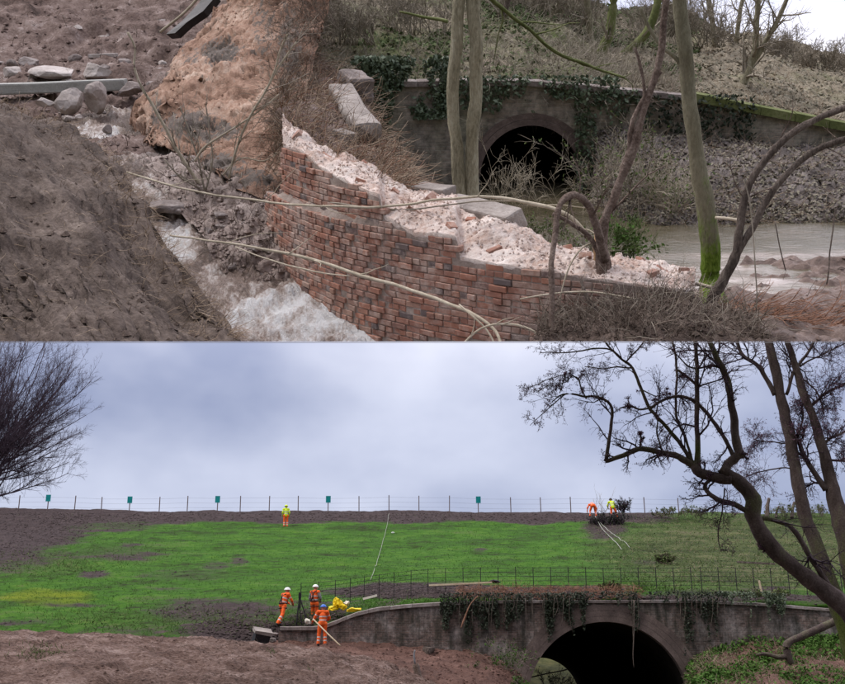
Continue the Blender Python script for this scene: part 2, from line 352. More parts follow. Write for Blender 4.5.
# ------------------------------------------------------------------ mesh tools
class MB:
    """collects triangles and quads for ONE mesh"""
    def __init__(s):
        s.v, s.q, s.t, s.qm, s.tm, s.a, s.n = [], [], [], [], [], [], 0
    def add(s, V, quads=None, tris=None, m=0, a=0.0):
        V = np.asarray(V, float).reshape(-1, 3)
        if quads is not None and len(quads):
            quads = np.asarray(quads, int); s.q.append(quads + s.n); s.qm.append(np.full(len(quads), m))
        if tris is not None and len(tris):
            tris = np.asarray(tris, int); s.t.append(tris + s.n); s.tm.append(np.full(len(tris), m))
        s.v.append(V); s.a.append(np.broadcast_to(np.asarray(a, float), (len(V),))); s.n += len(V)
    def tubes(s, Pt, R, n=4, m=0, a=0.0, lump=0.0):
        """Pt (N,K,3) centre lines, R (N,K) radii"""
        Pt = np.asarray(Pt, float); R = np.asarray(R, float)
        if Pt.ndim == 2: Pt = Pt[None]; R = R[None]
        N, K, _ = Pt.shape
        T = unit(np.gradient(Pt, axis=1))
        ref = np.where(np.abs(T[:, :1, 2:3]) > .9, np.array([1., 0, 0]), np.array([0., 0, 1.]))
        ref = np.repeat(ref, K, 1)
        A = unit(np.cross(T, ref)); B = np.cross(T, A)
        th = np.arange(n) * 2 * np.pi / n
        rr = R[..., None, None]
        V = Pt[:, :, None, :] + rr * (np.cos(th)[None, None, :, None] * A[:, :, None, :] + np.sin(th)[None, None, :, None] * B[:, :, None, :])
        if lump:
            D = V - Pt[:, :, None, :]
            V = Pt[:, :, None, :] + D * (1 + lump * fbm(V / np.maximum(R.max(), .01), .8, 3)[..., None])
        i = np.arange(N)[:, None, None] * K * n; k = np.arange(K - 1)[None, :, None] * n; j = np.arange(n)[None, None, :]
        j2 = (j + 1) % n
        q = np.stack(np.broadcast_arrays(i + k + j, i + k + j2, i + k + n + j2, i + k + n + j), -1).reshape(-1, 4)
        tr = None
        if n > 3:
            c = np.arange(1, n - 1)
            base = np.arange(N)[:, None] * K * n
            e = base + (K - 1) * n
            tr = np.concatenate([np.stack(np.broadcast_arrays(e, e + c, e + c + 1), -1).reshape(-1, 3),
                                 np.stack(np.broadcast_arrays(base, base + c + 1, base + c), -1).reshape(-1, 3)])
        else:
            e = np.arange(N) * K * n + (K - 1) * n
            tr = np.concatenate([np.stack([e, e + 1, e + 2], -1), np.stack([e - (K - 1) * n, e - (K - 1) * n + 2, e - (K - 1) * n + 1], -1)])
        aa = a if np.isscalar(a) else np.repeat(np.asarray(a).reshape(-1), n)
        s.add(V, q, tr, m, aa)
    def leaves(s, C, size, m=0, normal=None, tilt=1.0, a=0.0, r=None):
        """one bent leaf-sized piece (two triangles) at each centre"""
        r = r or rng
        C = np.asarray(C, float); N = len(C)
        if N == 0: return
        Nn = r.normal(size=(N, 3)) * tilt
        if normal is not None: Nn = Nn + np.asarray(normal, float)
        Nn = unit(Nn); A = unit(np.cross(Nn, r.normal(size=(N, 3)))); B = np.cross(Nn, A)
        sz = size * r.uniform(.6, 1.35, (N, 1))
        V = np.stack([C - A * sz, C + B * sz * .55 + Nn * sz * .18, C + A * sz, C - B * sz * .55 + Nn * sz * .18], 1)
        i = np.arange(N)[:, None] * 4
        s.add(V, None, np.concatenate([i + [0, 3, 1], i + [1, 3, 2]]), m, a)
    def box(s, M4, size, m=0, jit=0.0, a=0.0):
        c = np.array([(x, y, z) for x in (-.5, .5) for y in (-.5, .5) for z in (-.5, .5)]) * np.array(size)
        if jit: c = c + rng.uniform(-jit, jit, c.shape)
        R = np.array(M4.to_3x3()); c = c @ R.T + np.array(M4.translation)
        s.add(c, [(0, 1, 3, 2), (4, 6, 7, 5), (0, 4, 5, 1), (2, 3, 7, 6), (0, 2, 6, 4), (1, 5, 7, 3)], None, m, a)
    def grid(s, G, m=0, a=0.0):
        nv, nu, _ = G.shape
        i = np.arange(nv - 1)[:, None] * nu; j = np.arange(nu - 1)[None, :]
        q = np.stack(np.broadcast_arrays(i + j, i + j + 1, i + nu + j + 1, i + nu + j), -1).reshape(-1, 4)
        s.add(G.reshape(-1, 3), q, None, m, a if np.isscalar(a) else np.asarray(a).reshape(-1))
    def mesh(s, name, base=(0, 0, 0), mats=(), smooth=True, attrs=None, aname=None):
        V = np.concatenate(s.v) - np.array(base)
        q = np.concatenate(s.q) if s.q else np.zeros((0, 4), int)
        t = np.concatenate(s.t) if s.t else np.zeros((0, 3), int)
        me = bpy.data.meshes.new(name)
        me.vertices.add(len(V)); me.vertices.foreach_set('co', V.astype(np.float32).ravel())
        me.loops.add(len(q) * 4 + len(t) * 3)
        me.loops.foreach_set('vertex_index', np.concatenate([q.ravel(), t.ravel()]).astype(np.int32))
        me.polygons.add(len(q) + len(t))
        me.polygons.foreach_set('loop_start', np.concatenate([np.arange(len(q)) * 4, len(q) * 4 + np.arange(len(t)) * 3]).astype(np.int32))
        mi = np.concatenate((s.qm or [np.zeros(0)]) + (s.tm or [np.zeros(0)])).astype(np.int32)
        me.polygons.foreach_set('material_index', mi)
        me.polygons.foreach_set('use_smooth', np.full(len(mi), bool(smooth)))
        for m in mats: me.materials.append(MATS[m])
        if aname:
            at = me.attributes.new(aname, 'FLOAT', 'POINT'); at.data.foreach_set('value', np.concatenate(s.a).astype(np.float32))
        for k, val in (attrs or {}).items():
            at = me.attributes.new(k, 'FLOAT', 'POINT'); at.data.foreach_set('value', np.asarray(val, np.float32).ravel())
        me.update(calc_edges=True); me.validate()
        return me

def clip_base(me, base, fill=False):
    """cut a terrace mesh off at the terrace's flat base"""
    n = np.array(BASE_N); co = np.empty(len(me.vertices) * 3, np.float32); me.vertices.foreach_get('co', co)
    h = (co.reshape(-1, 3) + np.array(base)) @ n
    if h.min() >= -1e-4: return True
    if h.max() <= 1e-3: return False
    bm = bmesh.new(); bm.from_mesh(me)
    r = bmesh.ops.bisect_plane(bm, geom=bm.verts[:] + bm.edges[:] + bm.faces[:], plane_co=-Vector(base), plane_no=-BASE_N, clear_outer=True)
    if fill:
        bmesh.ops.holes_fill(bm, edges=[x for x in r['geom_cut'] if isinstance(x, bmesh.types.BMEdge)], sides=0)
    bm.to_mesh(me); bm.free()
    return True

def link(name, me, parent=None, M4=None):
    o = bpy.data.objects.new(name, me); COL.objects.link(o)
    if parent: o.parent = parent
    if M4 is not None: o.matrix_world = M4
    return o
def tag(o, label=None, cat=None, group=None, kind=None):
    for k, v in (('label', label), ('category', cat), ('group', group), ('kind', kind)):
        if v: o[k] = v
    return o
class Thing:
    """an Empty at the thing's base; parts are its children"""
    def __init__(s, sp, base, name, label, cat, group=None):
        s.sp, s.base = sp, Vector(base)
        s.o = link(name, None, None, sp.M @ Matrix.Translation(s.base)); s.o.empty_display_size = .2
        tag(s.o, label, cat, group)
    def part(s, name, mb, mats, parent=None, smooth=True, label=None, kind=None, aname=None, attrs=None, fill=False):
        me = mb.mesh(name, s.base, [mats] if isinstance(mats, str) else mats, smooth, attrs, aname)
        if s.sp is UP and not clip_base(me, s.base, fill): return None
        o = link(name, me, parent or s.o)
        return tag(o, label, kind=kind)
def single(sp, name, mb, mats, base, label=None, cat=None, group=None, kind=None, smooth=True, aname=None, attrs=None, fill=False):
    base = Vector(base)
    me = mb.mesh(name, base, [mats] if isinstance(mats, str) else mats, smooth, attrs, aname)
    if sp is UP and not clip_base(me, base, fill): return None
    return tag(link(name, me, None, sp.M @ Matrix.Translation(base)), label, cat, group, kind)

def catmull(A, n):
    """resample the control points A (K,...) to n points on a smooth curve"""
    A = np.asarray(A, float); K = len(A)
    if K == 2: A = np.stack([A[0], (A[0] + A[1]) / 2, A[1]]); K = 3
    t = np.linspace(0, K - 1, n); i = np.clip(np.floor(t).astype(int), 0, K - 2); f = (t - i).reshape((-1,) + (1,) * (A.ndim - 1))
    p0, p1, p2, p3 = A[np.maximum(i - 1, 0)], A[i], A[i + 1], A[np.minimum(i + 2, K - 1)]
    return .5 * (2 * p1 + (p2 - p0) * f + (2 * p0 - 5 * p1 + 4 * p2 - p3) * f ** 2 + (3 * p1 - p0 - 3 * p2 + p3) * f ** 3)
def loft(sp, rows, nu, nv):
    """rows of (column, row, distance) -> grid of points, and the grid of (column,row,distance)"""
    C = catmull(np.stack([catmull(r, nu) for r in rows]), nv)
    return sp.arr(C), C
def normals(G):
    n = np.cross(np.gradient(G, axis=1), np.gradient(G, axis=0)); n = unit(n)
    if n[..., 2].mean() < 0: n = -n
    return n
def rough(G, *oct):
    """(scale, amount, octaves) lumps along the normal"""
    n = normals(G); d = 0
    for sc, am, o in oct: d = d + am * fbm(G, sc, o)
    return G + n * d[..., None]
def blotch(C, spots):
    """mask from (column, row, half width, half height, value) ovals"""
    r = np.zeros(C.shape[:-1])
    for x, y, a, b, v in spots:
        q = ((C[..., 0] - x) / a) ** 2 + ((C[..., 1] - y) / b) ** 2
        r = np.where(v > 0, np.maximum(r, v * np.exp(-q * q)), r + v * np.exp(-q * q))
    return r
def sample(G, n, r=rng, mask=None):
    """random points on a grid surface and their normals"""
    nv, nu, _ = G.shape; N_ = normals(G)
    if mask is not None:
        w = mask[:-1, :-1].ravel() + 1e-9; k = r.choice(len(w), n, p=w / w.sum()); i, j = k // (nu - 1), k % (nu - 1)
    else: i, j = r.integers(0, nv - 1, n), r.integers(0, nu - 1, n)
    f, g = r.random((n, 1)), r.random((n, 1))
    X = (G[i, j] * (1 - f) + G[i + 1, j] * f) * (1 - g) + (G[i, j + 1] * (1 - f) + G[i + 1, j + 1] * f) * g
    return X, N_[i, j]
def strands(X, D, L, r0, K=4, bend=.35, droop=0.0, r=rng):
    """thin curved stalks from X along D; returns centre lines and radii"""
    N = len(X); L = np.broadcast_to(L, (N,)); D = unit(D)
    Pt = np.zeros((N, K, 3)); Pt[:, 0] = X; d = D
    for k in range(1, K):
        d = unit(d + r.normal(size=(N, 3)) * bend / K * 2 - np.array([0, 0, droop / K]))
        Pt[:, k] = Pt[:, k - 1] + d * (L / (K - 1))[:, None]
    R = np.broadcast_to(np.asarray(r0), (N,))[:, None] * np.linspace(1, .35, K)[None]
    return Pt, R
def kids(Pt, R, per, spread, lf, rf, K=5, t0=.25, t1=1.0, lift=.25, up=(0, 0, 1), bend=.3, r=rng, minr=.0):
    """side shoots of a set of branches"""
    N, K0, _ = Pt.shape; idx = np.repeat(np.arange(N), per); M_ = len(idx)
    t = r.uniform(t0, t1, M_) * (K0 - 1.001); i = t.astype(int); f = (t - i)[:, None]
    X = Pt[idx, i] * (1 - f) + Pt[idx, i + 1] * f
    tan = unit(Pt[idx, i + 1] - Pt[idx, i])
    rad = R[idx, i] * (1 - f[:, 0]) + R[idx, i + 1] * f[:, 0]
    perp = unit(np.cross(tan, r.normal(size=(M_, 3))))
    a = r.uniform(.5, 1.2, (M_, 1)) * spread
    D = unit(tan * np.cos(a) + perp * np.sin(a) + lift * np.array(up))
    Ln = np.linalg.norm(np.diff(Pt, axis=1), axis=-1).sum(1)[idx]
    return strands(X, D, Ln * lf * r.uniform(.6, 1.3, M_) * (1.15 - .5 * t / K0), np.maximum(rad * rf, minr), K, bend, 0, r)
def limb(sp, pts, d=None, n=None, jit=0.0):
    """pts (column,row,width px[,distance]) -> centre line and radii in metres"""
    A = np.array([(p[0], p[1], p[3] if len(p) > 3 else d, p[2]) for p in pts], float)
    A = catmull(A, n or max(8, len(A) * 4))
    Pt = sp.arr(A[:, :3]); R = A[:, 3] * (Pt @ np.array(sp.fwd)) / F / 2 * .97
    if jit: Pt = Pt + jit * np.stack([vnoise(Pt * 3 + 9), vnoise(Pt * 3 + 31), vnoise(Pt * 3 + 57)], -1)
    return Pt, np.maximum(R, .001)
def resamp(Pt, R, K):
    i = np.linspace(0, len(Pt) - 1, K); j = np.minimum(i.astype(int), len(Pt) - 2); f = (i - j)
    return Pt[j] * (1 - f[:, None]) + Pt[j + 1] * f[:, None], R[j] * (1 - f) + R[j + 1] * f
def rock(C, size, seed, flat=.7, sub=2, rotz=0.0, rough_=.22, edge=False):
    """an angular boulder: an icosphere cut by random planes and roughened"""
    bm = bmesh.new(); bmesh.ops.create_icosphere(bm, subdivisions=sub, radius=1.0)
    V = np.array([v.co[:] for v in bm.verts]); Fc = [[v.index for v in f.verts] for f in bm.faces]; bm.free()
    r = np.random.default_rng(seed)
    for k in range(9):
        n = unit(r.normal(size=3)); h = r.uniform(.5, .82)
        dd = V @ n - h; V = V - np.where(dd > 0, dd, 0)[:, None] * n
    V = V * (1 + rough_ * .35 * fbm(V + seed, 2.2, 3)[:, None])
    V = V * np.array(size) * np.array([1, 1, flat])
    c, s_ = math.cos(rotz), math.sin(rotz)
    V = V @ np.array([[c, s_, 0], [-s_, c, 0], [0, 0, 1]]) + np.array(C)
    mb = MB(); mb.add(V, None, Fc); return mb
def slab_block(sp, a, b2, w, t, seed, lift=0.0, roll=0.0):
    """a long stone with chamfered edges lying from a to b2 (points), width w, thickness t"""
    a, b2 = Vector(a), Vector(b2); ax = (b2 - a); L = ax.length; ax.normalize()
    side = ax.cross(Vector((0, 0, 1))).normalized(); upv = side.cross(ax).normalized()
    q = Matrix.Rotation(roll, 3, ax); side, upv = q @ side, q @ upv
    bm = bmesh.new(); bmesh.ops.create_cube(bm, size=1.0)
    for v in bm.verts: v.co = Vector((v.co.x * L, v.co.y * w, v.co.z * t))
    bmesh.ops.bevel(bm, geom=bm.edges[:], offset=min(w, t) * .13, segments=2, affect='EDGES', profile=.6)
    bmesh.ops.subdivide_edges(bm, edges=[e for e in bm.edges if e.calc_length() > .12], cuts=3, use_grid_fill=True)
    bmesh.ops.triangulate(bm, faces=bm.faces[:])
    V = np.array([v.co[:] for v in bm.verts]); T = [[v.index for v in f.verts] for f in bm.faces]; bm.free()
    V = V + unit(V) * (fbm(V + seed, 3.5, 4) * min(w, t) * .13)[:, None]
    Rm = np.array([ax[:], side[:], upv[:]])
    mb = MB(); mb.add(V @ Rm + np.array((a + b2) / 2 + upv * lift), None, T); return mb

# ================================================================== SETTING OF THE TERRACE (upper half)
U = UP.pt
G_hill, C = loft(UP, [[(-190, -35, 36), (-60, -35, 36), (60, -35, 36), (200, -35, 35), (340, -35, 33)],
                      [(-190, 15, 31), (-60, 15, 31), (60, 15, 31), (200, 12, 31), (340, 10, 29)],
                      [(-190, 55, 28), (-60, 55, 28), (60, 55, 28), (180, 55, 28), (330, 55, 27)],
                      [(-190, 86, 25), (-60, 86, 25), (50, 84, 25), (150, 82, 25), (320, 85, 24)],
                      [(-190, 112, 23.2), (-60, 112, 23.2), (60, 112, 23.2), (150, 112, 23), (310, 112, 22.5)],
                      [(-190, 138, 21.4), (-60, 138, 21.4), (70, 138, 21.4), (150, 140, 21.2), (300, 142, 20)],
                      [(-190, 175, 19.0), (-60, 175, 19.0), (70, 175, 19), (150, 180, 18.6), (300, 185, 18)]], 190, 150)
G_hill = rough(G_hill, (.5, .25, 3), (2.2, .13, 4), (7, .035, 3))
mb = MB(); mb.grid(G_hill); single(UP, 'hillside', mb, 'soil_hill', U(100, 90, 24), kind='structure')

G_clay, C_clay = loft(UP, [[(238, -30, 28), (224, 10, 26.5), (195, 42, 25), (160, 76, 23.6), (134, 108, 22.4), (138, 140, 21.5)],
                           [(246, -30, 26.6), (232, 10, 25.6), (203, 45, 24), (170, 80, 22.4), (146, 112, 21.3), (150, 142, 20.6)],
                           [(262, -30, 25.5), (247, 10, 24.4), (217, 50, 22.6), (187, 90, 21.1), (165, 120, 20.1), (168, 150, 19.3)],
                           [(285, -30, 24.5), (270, 10, 23.5), (245, 55, 21.5), (222, 100, 20), (205, 135, 18.9), (205, 170, 17.9)],
                           [(310, -30, 23.5), (300, 20, 22.4), (280, 65, 20.5), (265, 110, 18.8), (255, 150, 17.6), (250, 195, 16.6)],
                           [(335, -30, 23.2), (325, 25, 22.2), (312, 70, 20.4), (302, 115, 18.6), (298, 155, 17.3), (292, 205, 16.2)]], 150, 130)
G_clay = G_clay + normals(G_clay) * (.06 * fbm(G_clay * np.array([1, 1, .35]), 2.6, 4))[..., None]
G_clay = rough(G_clay, (.7, .22, 3), (2.2, .05, 4), (9, .02, 4))
rg = np.abs(fbm(G_clay * np.array([1.0, 1.0, .45]), 1.9, 4)); G_clay = G_clay - normals(G_clay) * (.09 * np.exp(-(rg / .08) ** 2) + .015 * np.exp(-(np.abs(fbm(G_clay + 5, 4.5, 3)) / .12) ** 2))[..., None]
mb = MB(); mb.grid(G_clay)
single(UP, 'clay_cliff', mb, 'clay', U(200, 120, 20), kind='structure',
       attrs={'dark': blotch(C_clay, [(222, 55, 24, 16, .9), (195, 62, 14, 12, .5), (160, 75, 9, 14, .8), (200, 128, 40, 13, .8), (160, 118, 8, 18, .6),
                                      (215, 165, 35, 14, .8), (265, 30, 14, 40, .45), (290, 60, 14, 60, .6), (250, 180, 40, 14, .7)])})

G_strm, C_s = loft(UP, [[(78, 112, 23.3), (104, 108, 23.4), (132, 104, 23.4)], [(66, 136, 21.3), (100, 133, 21.4), (142, 136, 21)],
                        [(92, 165, 18.8), (130, 162, 18.9), (205, 166, 18.7)], [(108, 203, 17.3), (165, 198, 17.4), (300, 200, 17.2)],
                        [(125, 245, 15.9), (190, 240, 16), (305, 242, 15.9)], [(155, 295, 14.2), (230, 290, 14.3), (350, 292, 14.25)],
                        [(185, 341, 12.8), (300, 341, 12.8), (460, 341, 12.8)], [(205, 372, 11.9), (310, 372, 11.9), (520, 372, 11.9)]], 170, 210)
foam = blotch(C_s, [(98, 132, 26, 9, .2), (150, 190, 22, 14, .15), (170, 240, 28, 38, .20), (330, 320, 130, 42, .26), (270, 300, 50, 24, .12), (200, 280, 40, 30, .08), (118, 105, 8, 14, .15)])
G_strm = rough(G_strm, (1.1, .06, 3), (4.0, .08, 4), (13, .034, 4))
mb = MB(); mb.grid(G_strm); single(UP, 'stream', mb, 'torrent', U(250, 300, 14), kind='structure', attrs={'foam': foam * .7 - .085})

G_deb, C = loft(UP, [[(110, 160, 19.2), (190, 158, 18.6), (305, 172, 17.2)], [(152, 184, 17.9), (205, 178, 17.4), (305, 186, 16.6)],
                     [(176, 209, 16.9), (228, 203, 16.5), (305, 208, 16.0)], [(202, 234, 15.9), (248, 230, 15.7), (305, 234, 15.4)],
                     [(214, 262, 15.2), (254, 262, 15.0), (305, 260, 14.9)], [(228, 284, 15.0), (258, 292, 14.6), (305, 286, 14.8)],
                     [(214, 300, 15.2), (254, 305, 15.0), (305, 300, 15.0)]], 130, 110)
G_deb = rough(G_deb, (1.2, .10, 3), (4.5, .085, 4), (13, .022, 3))
mb = MB(); mb.grid(G_deb); single(UP, 'mud_spit', mb, 'mud_debris', U(240, 240, 15.6), kind='structure')

G_bank, C_bk = loft(UP, [[(-190, 82, 18.8), (-70, 92, 18.5), (-10, 98, 18), (56, 125, 16.8), (107, 165, 15.2), (140, 220, 13.8), (178, 281, 12.3), (231, 346, 10.8), (256, 385, 10)],
                         [(-190, 86, 17.3), (-70, 96, 17), (-20, 104, 16.5), (44, 132, 15.5), (94, 178, 14), (127, 230, 12.8), (164, 290, 11.5), (216, 352, 10.2), (240, 390, 9.5)],
                         [(-190, 120, 14.3), (-70, 130, 14), (-25, 140, 13.6), (30, 170, 12.8), (75, 215, 11.8), (110, 265, 10.9), (145, 320, 10), (180, 372, 9.2), (200, 410, 8.7)],
                         [(-190, 170, 12.1), (-70, 180, 11.8), (-30, 195, 11.4), (10, 225, 10.8), (45, 265, 10.1), (75, 312, 9.4), (105, 360, 8.8), (130, 405, 8.3), (150, 440, 8)],
                         [(-190, 230, 10.3), (-70, 240, 10), (-40, 260, 9.7), (-10, 290, 9.3), (15, 330, 8.8), (40, 370, 8.3), (60, 410, 7.9), (80, 450, 7.6), (100, 480, 7.4)],
                         [(-190, 290, 9.2), (-70, 300, 8.9), (-50, 325, 8.6), (-30, 355, 8.3), (-10, 390, 7.9), (10, 430, 7.5), (30, 470, 7.2), (50, 500, 7), (70, 530, 6.9)]], 210, 170)
su = np.broadcast_to(np.linspace(-1.2, 9, 210)[None], G_bank.shape[:2]); sv = np.broadcast_to(np.linspace(0, 7, 170)[:, None], G_bank.shape[:2])
G_bank = G_bank + normals(G_bank) * (.15 * fbm(np.stack([su * .30, sv * 1.5, su * 0], -1), 1.0, 5))[..., None]
G_bank = rough(G_bank, (.8, .15, 3), (2.2, .06, 4), (10, .018, 4))
mb = MB(); mb.grid(G_bank); single(UP, 'mud_bank', mb, 'soil_bank', U(90, 300, 9.6), kind='structure', attrs={'su': su, 'sv': sv})

# slope above the bridge, right of the cliff, running over to the far right
G_slope, C_sl = loft(UP, [[(250, -45, 37), (420, -40, 37), (545, -22, 36), (605, 6, 36), (665, 12, 37), (725, 26, 38), (790, 44, 40), (900, 62, 41), (1060, 80, 41)],
                          [(250, -20, 31), (420, -10, 31), (550, 10, 31), (610, 28, 32), (670, 34, 33), (730, 46, 34), (800, 62, 35), (900, 78, 36), (1060, 96, 36)],
                          [(265, 10, 27), (400, 20, 27.5), (540, 36, 27.5), (610, 50, 28), (670, 56, 28.5), (740, 68, 29), (810, 84, 29.5), (900, 100, 30), (1060, 118, 30)],
                          [(280, 40, 24), (390, 52, 24.5), (530, 62, 24.8), (610, 74, 25), (670, 80, 25.2), (745, 92, 25.5), (815, 108, 26), (900, 122, 26), (1060, 140, 26)],
                          [(290, 66, 22.4), (385, 80, 22.6), (520, 80, 22.7), (600, 92, 22.7), (690, 96, 22.9), (760, 109, 23.2), (830, 124, 23.6), (900, 140, 23.8), (1060, 158, 23.8)],
                          [(290, 90, 22.2), (385, 100, 22.4), (520, 100, 22.5), (600, 108, 22.5), (690, 112, 22.7), (760, 126, 23), (830, 142, 23.4), (900, 155, 23.6), (1060, 173, 23.6)]], 230, 130)
G_slope = rough(G_slope, (.4, .30, 3), (1.8, .10, 4), (6, .03, 3))
mb = MB(); mb.grid(G_slope); single(UP, 'wooded_slope', mb, 'slope_litter', U(600, 70, 25), kind='structure', attrs={'green': blotch(C_sl, [(480, 40, 200, 60, .14), (560, 70, 80, 26, .2), (400, 30, 60, 40, .1)]) - .06})
def slope_d(px_, py_):
    k = np.argmin((C_sl[..., 0] - px_) ** 2 + (C_sl[..., 1] - py_) ** 2); return float(C_sl[..., 2].ravel()[k])

# straw covered mound behind the broken wall
G_mnd, C = loft(UP, [[(308, 50, 23), (338, 72, 22), (374, 118, 20), (398, 165, 17.5), (426, 212, 15.6)],
                     [(296, 58, 22), (326, 80, 20.6), (361, 118, 18.6), (386, 160, 16.4), (414, 195, 14.9)],
                     [(285, 66, 21), (310, 90, 19.4), (338, 126, 17.4), (364, 160, 15.7), (398, 192, 14.2)],
                     [(279, 80, 20), (284, 108, 18), (300, 140, 16.2), (330, 166, 15.0), (368, 192, 13.9)],
                     [(279, 100, 19), (282, 130, 17), (296, 156, 15.6), (328, 180, 14.7), (366, 204, 13.8)]], 120, 100)
G_mnd = rough(G_mnd, (1.1, .10, 3), (4, .06, 4))
mb = MB(); mb.grid(G_mnd); single(UP, 'mound', mb, 'soil_hill', U(330, 140, 17), kind='structure')

# far bank of the river under the wing wall
G_fb, C = loft(UP, [[(598, 128, 22.3), (640, 134, 22.0), (720, 138, 22.2), (790, 142, 22.5), (900, 150, 22.8), (1060, 168, 22.8)],
                    [(596, 168, 21.6), (640, 165, 20.8), (720, 166, 20.8), (790, 168, 20.8), (900, 172, 20.9), (1060, 190, 20.9)],
                    [(596, 205, 20.6), (640, 202, 19.4), (720, 203, 19.3), (790, 202, 19.4), (900, 204, 19.4), (1060, 222, 19.4)],
                    [(594, 226, 19.6), (640, 224, 18.55), (720, 224, 18.5), (790, 222, 18.6), (900, 222, 18.6), (1060, 240, 18.6)],
                    [(590, 236, 19.5), (640, 235, 18.4), (720, 235, 18.4), (790, 233, 18.5), (900, 233, 18.5), (1060, 251, 18.5)]], 150, 70)
G_fb = rough(G_fb, (.9, .14, 3), (4, .08, 4))
mb = MB(); mb.grid(G_fb); single(UP, 'river_bank', mb, 'bank_litter', U(740, 190, 20), kind='structure')

ZR = -3.30
yy = np.linspace(9.5, 31, 150)
rows = []
for y in yy:
    xl = np.interp(y, [9.5, 11.5, 12.5, 13.5, 15, 31], [3.2, 2.2, .9, .1, -1.0, -2.0])
    rows.append(np.stack([np.linspace(xl, 14.5, 150), np.full(150, y), np.full(150, ZR)], -1))
G_riv = np.array(rows)
fm = np.clip((15.0 - G_riv[..., 1]) * .07, 0, .2) + .28 * np.clip(fbm(G_riv, .9, 3), 0, 1) * (G_riv[..., 1] < 16.2)
G_riv[..., 2] += fbm(G_riv, 2.2, 3) * .012 * (1 + 2.2 * (G_riv[..., 1] < 15.5))
mb = MB(); mb.grid(G_riv); single(UP, 'river', mb, 'river_water', (4, 16, ZR), kind='structure', attrs={'foam': fm})

yy = np.linspace(9.3, 15.2, 110)
G_mud = np.array([np.stack([np.linspace(np.interp(y, [9.3, 12, 13.5, 15.2], [2.0, 1.9, 2.6, 4.6]), 11.5, 190), np.full(190, y), np.full(190, ZR - .02)], -1) for y in yy])
G_mud[..., 2] += .12 * fbm(G_mud, 1.1, 4) + .09 * fbm(G_mud * np.array([1, 1.6, 1]), 4, 3) + np.clip(13.9 - G_mud[..., 1], 0, 3) * .05 + .02
mb = MB(); mb.grid(G_mud); single(UP, 'mudflat', mb, 'mud_wet', (5, 12, ZR), kind='structure')

# muddy root mound in front of the wall, lower middle
G_rt, C = loft(UP, [[(548, 306, 11.9), (600, 300, 11.8), (650, 300, 11.6), (700, 304, 11.5), (745, 322, 11.4)],
                    [(545, 320, 11.2), (600, 308, 11.0), (650, 305, 10.9), (700, 308, 10.9), (755, 328, 10.9)],
                    [(540, 330, 10.7), (600, 318, 10.5), (650, 312, 10.4), (710, 322, 10.4), (770, 340, 10.4)],
                    [(536, 352, 10.2), (600, 345, 10), (660, 342, 9.9), (720, 350, 9.9), (790, 362, 9.9)],
                    [(530, 380, 9.8), (600, 375, 9.6), (660, 372, 9.5), (720, 380, 9.5), (800, 390, 9.5)]], 110, 60)
G_rt = rough(G_rt, (2, .07, 3), (7, .05, 4))
mb = MB(); mb.grid(G_rt); single(UP, 'root_mound', mb, 'soil_roots', U(650, 320, 10.5), kind='structure')

# flat base the terrace rests on (seen edge-on from the viewer)
mb = MB()
g = np.array([[(sx * k * .58, k * math.cos(P) , -k * math.sin(P)) for sx in (-1, 1)] for k in (7.2, 26.0)])
g = g + np.array(BASE_N) * -.002
h = g - np.array(BASE_N) * .003
vv = np.concatenate([g.reshape(-1, 3), h.reshape(-1, 3)])
mb.add(vv, [(0, 1, 3, 2), (4, 6, 7, 5), (0, 4, 5, 1), (2, 3, 7, 6), (0, 2, 6, 4), (1, 5, 7, 3)])
o = link('base_slab', mb.mesh('base_slab', (0, 0, 0), ['base_slab'], False), None, UP.M); o['kind'] = 'structure'

# ------------------------------------------------------------------ curved brick wall
DW = np.array([(262, 16.6), (275, 15.8), (285, 15.2), (300, 14.6), (330, 13.8), (360, 13.2), (390, 12.8), (420, 12.45), (450, 12.2), (500, 11.8), (550, 11.5), (620, 11.2), (700, 10.95)])
pxs = np.linspace(262, 668, 420); dws = np.interp(pxs, DW[:, 0], DW[:, 1])
dws = np.convolve(np.pad(dws, 20, 'reflect', reflect_type='odd'), np.ones(41) / 41, 'valid')
pl = UP.arr(np.stack([pxs, np.full_like(pxs, 240), dws], -1))[:, :2]
arc = np.concatenate([[0], np.cumsum(np.linalg.norm(np.diff(pl, axis=0), axis=1))])
TOP = np.array([(262, 147), (283, 147), (300, 152), (323, 171), (354, 188), (379, 199), (384, 219), (415, 236), (456, 238), (460, 259), (497, 267), (553, 273), (600, 282), (668, 292)], float)
top_z = np.array([UP.pt(x, np.interp(x, TOP[:, 0], TOP[:, 1]), d).z for x, d in zip(pxs, dws)])
Z0 = -3.78
def wall_at(s, z):
    x = np.interp(s, arc, pl[:, 0]); y = np.interp(s, arc, pl[:, 1]); px = np.interp(s, arc, pxs)
    tx = np.interp(s + .05, arc, pl[:, 0]) - np.interp(s - .05, arc, pl[:, 0]); ty = np.interp(s + .05, arc, pl[:, 1]) - np.interp(s - .05, arc, pl[:, 1])
    l = math.hypot(tx, ty); t = Vector((tx / l, ty / l, 0)); n = Vector((ty / l, -tx / l, 0))
    off = .12 * max(0, min(1, (395 - px) / 60)) if z < -2.34 else 0.0
    return Vector((x, y, z)) + n * off, t, n, px
wall = Thing(UP, wall_at(arc[-1] * .5, Z0)[0], 'broken_brick_wall', 'curved red brick wall with its pale mortar core broken open, beside the torrent', 'wall')
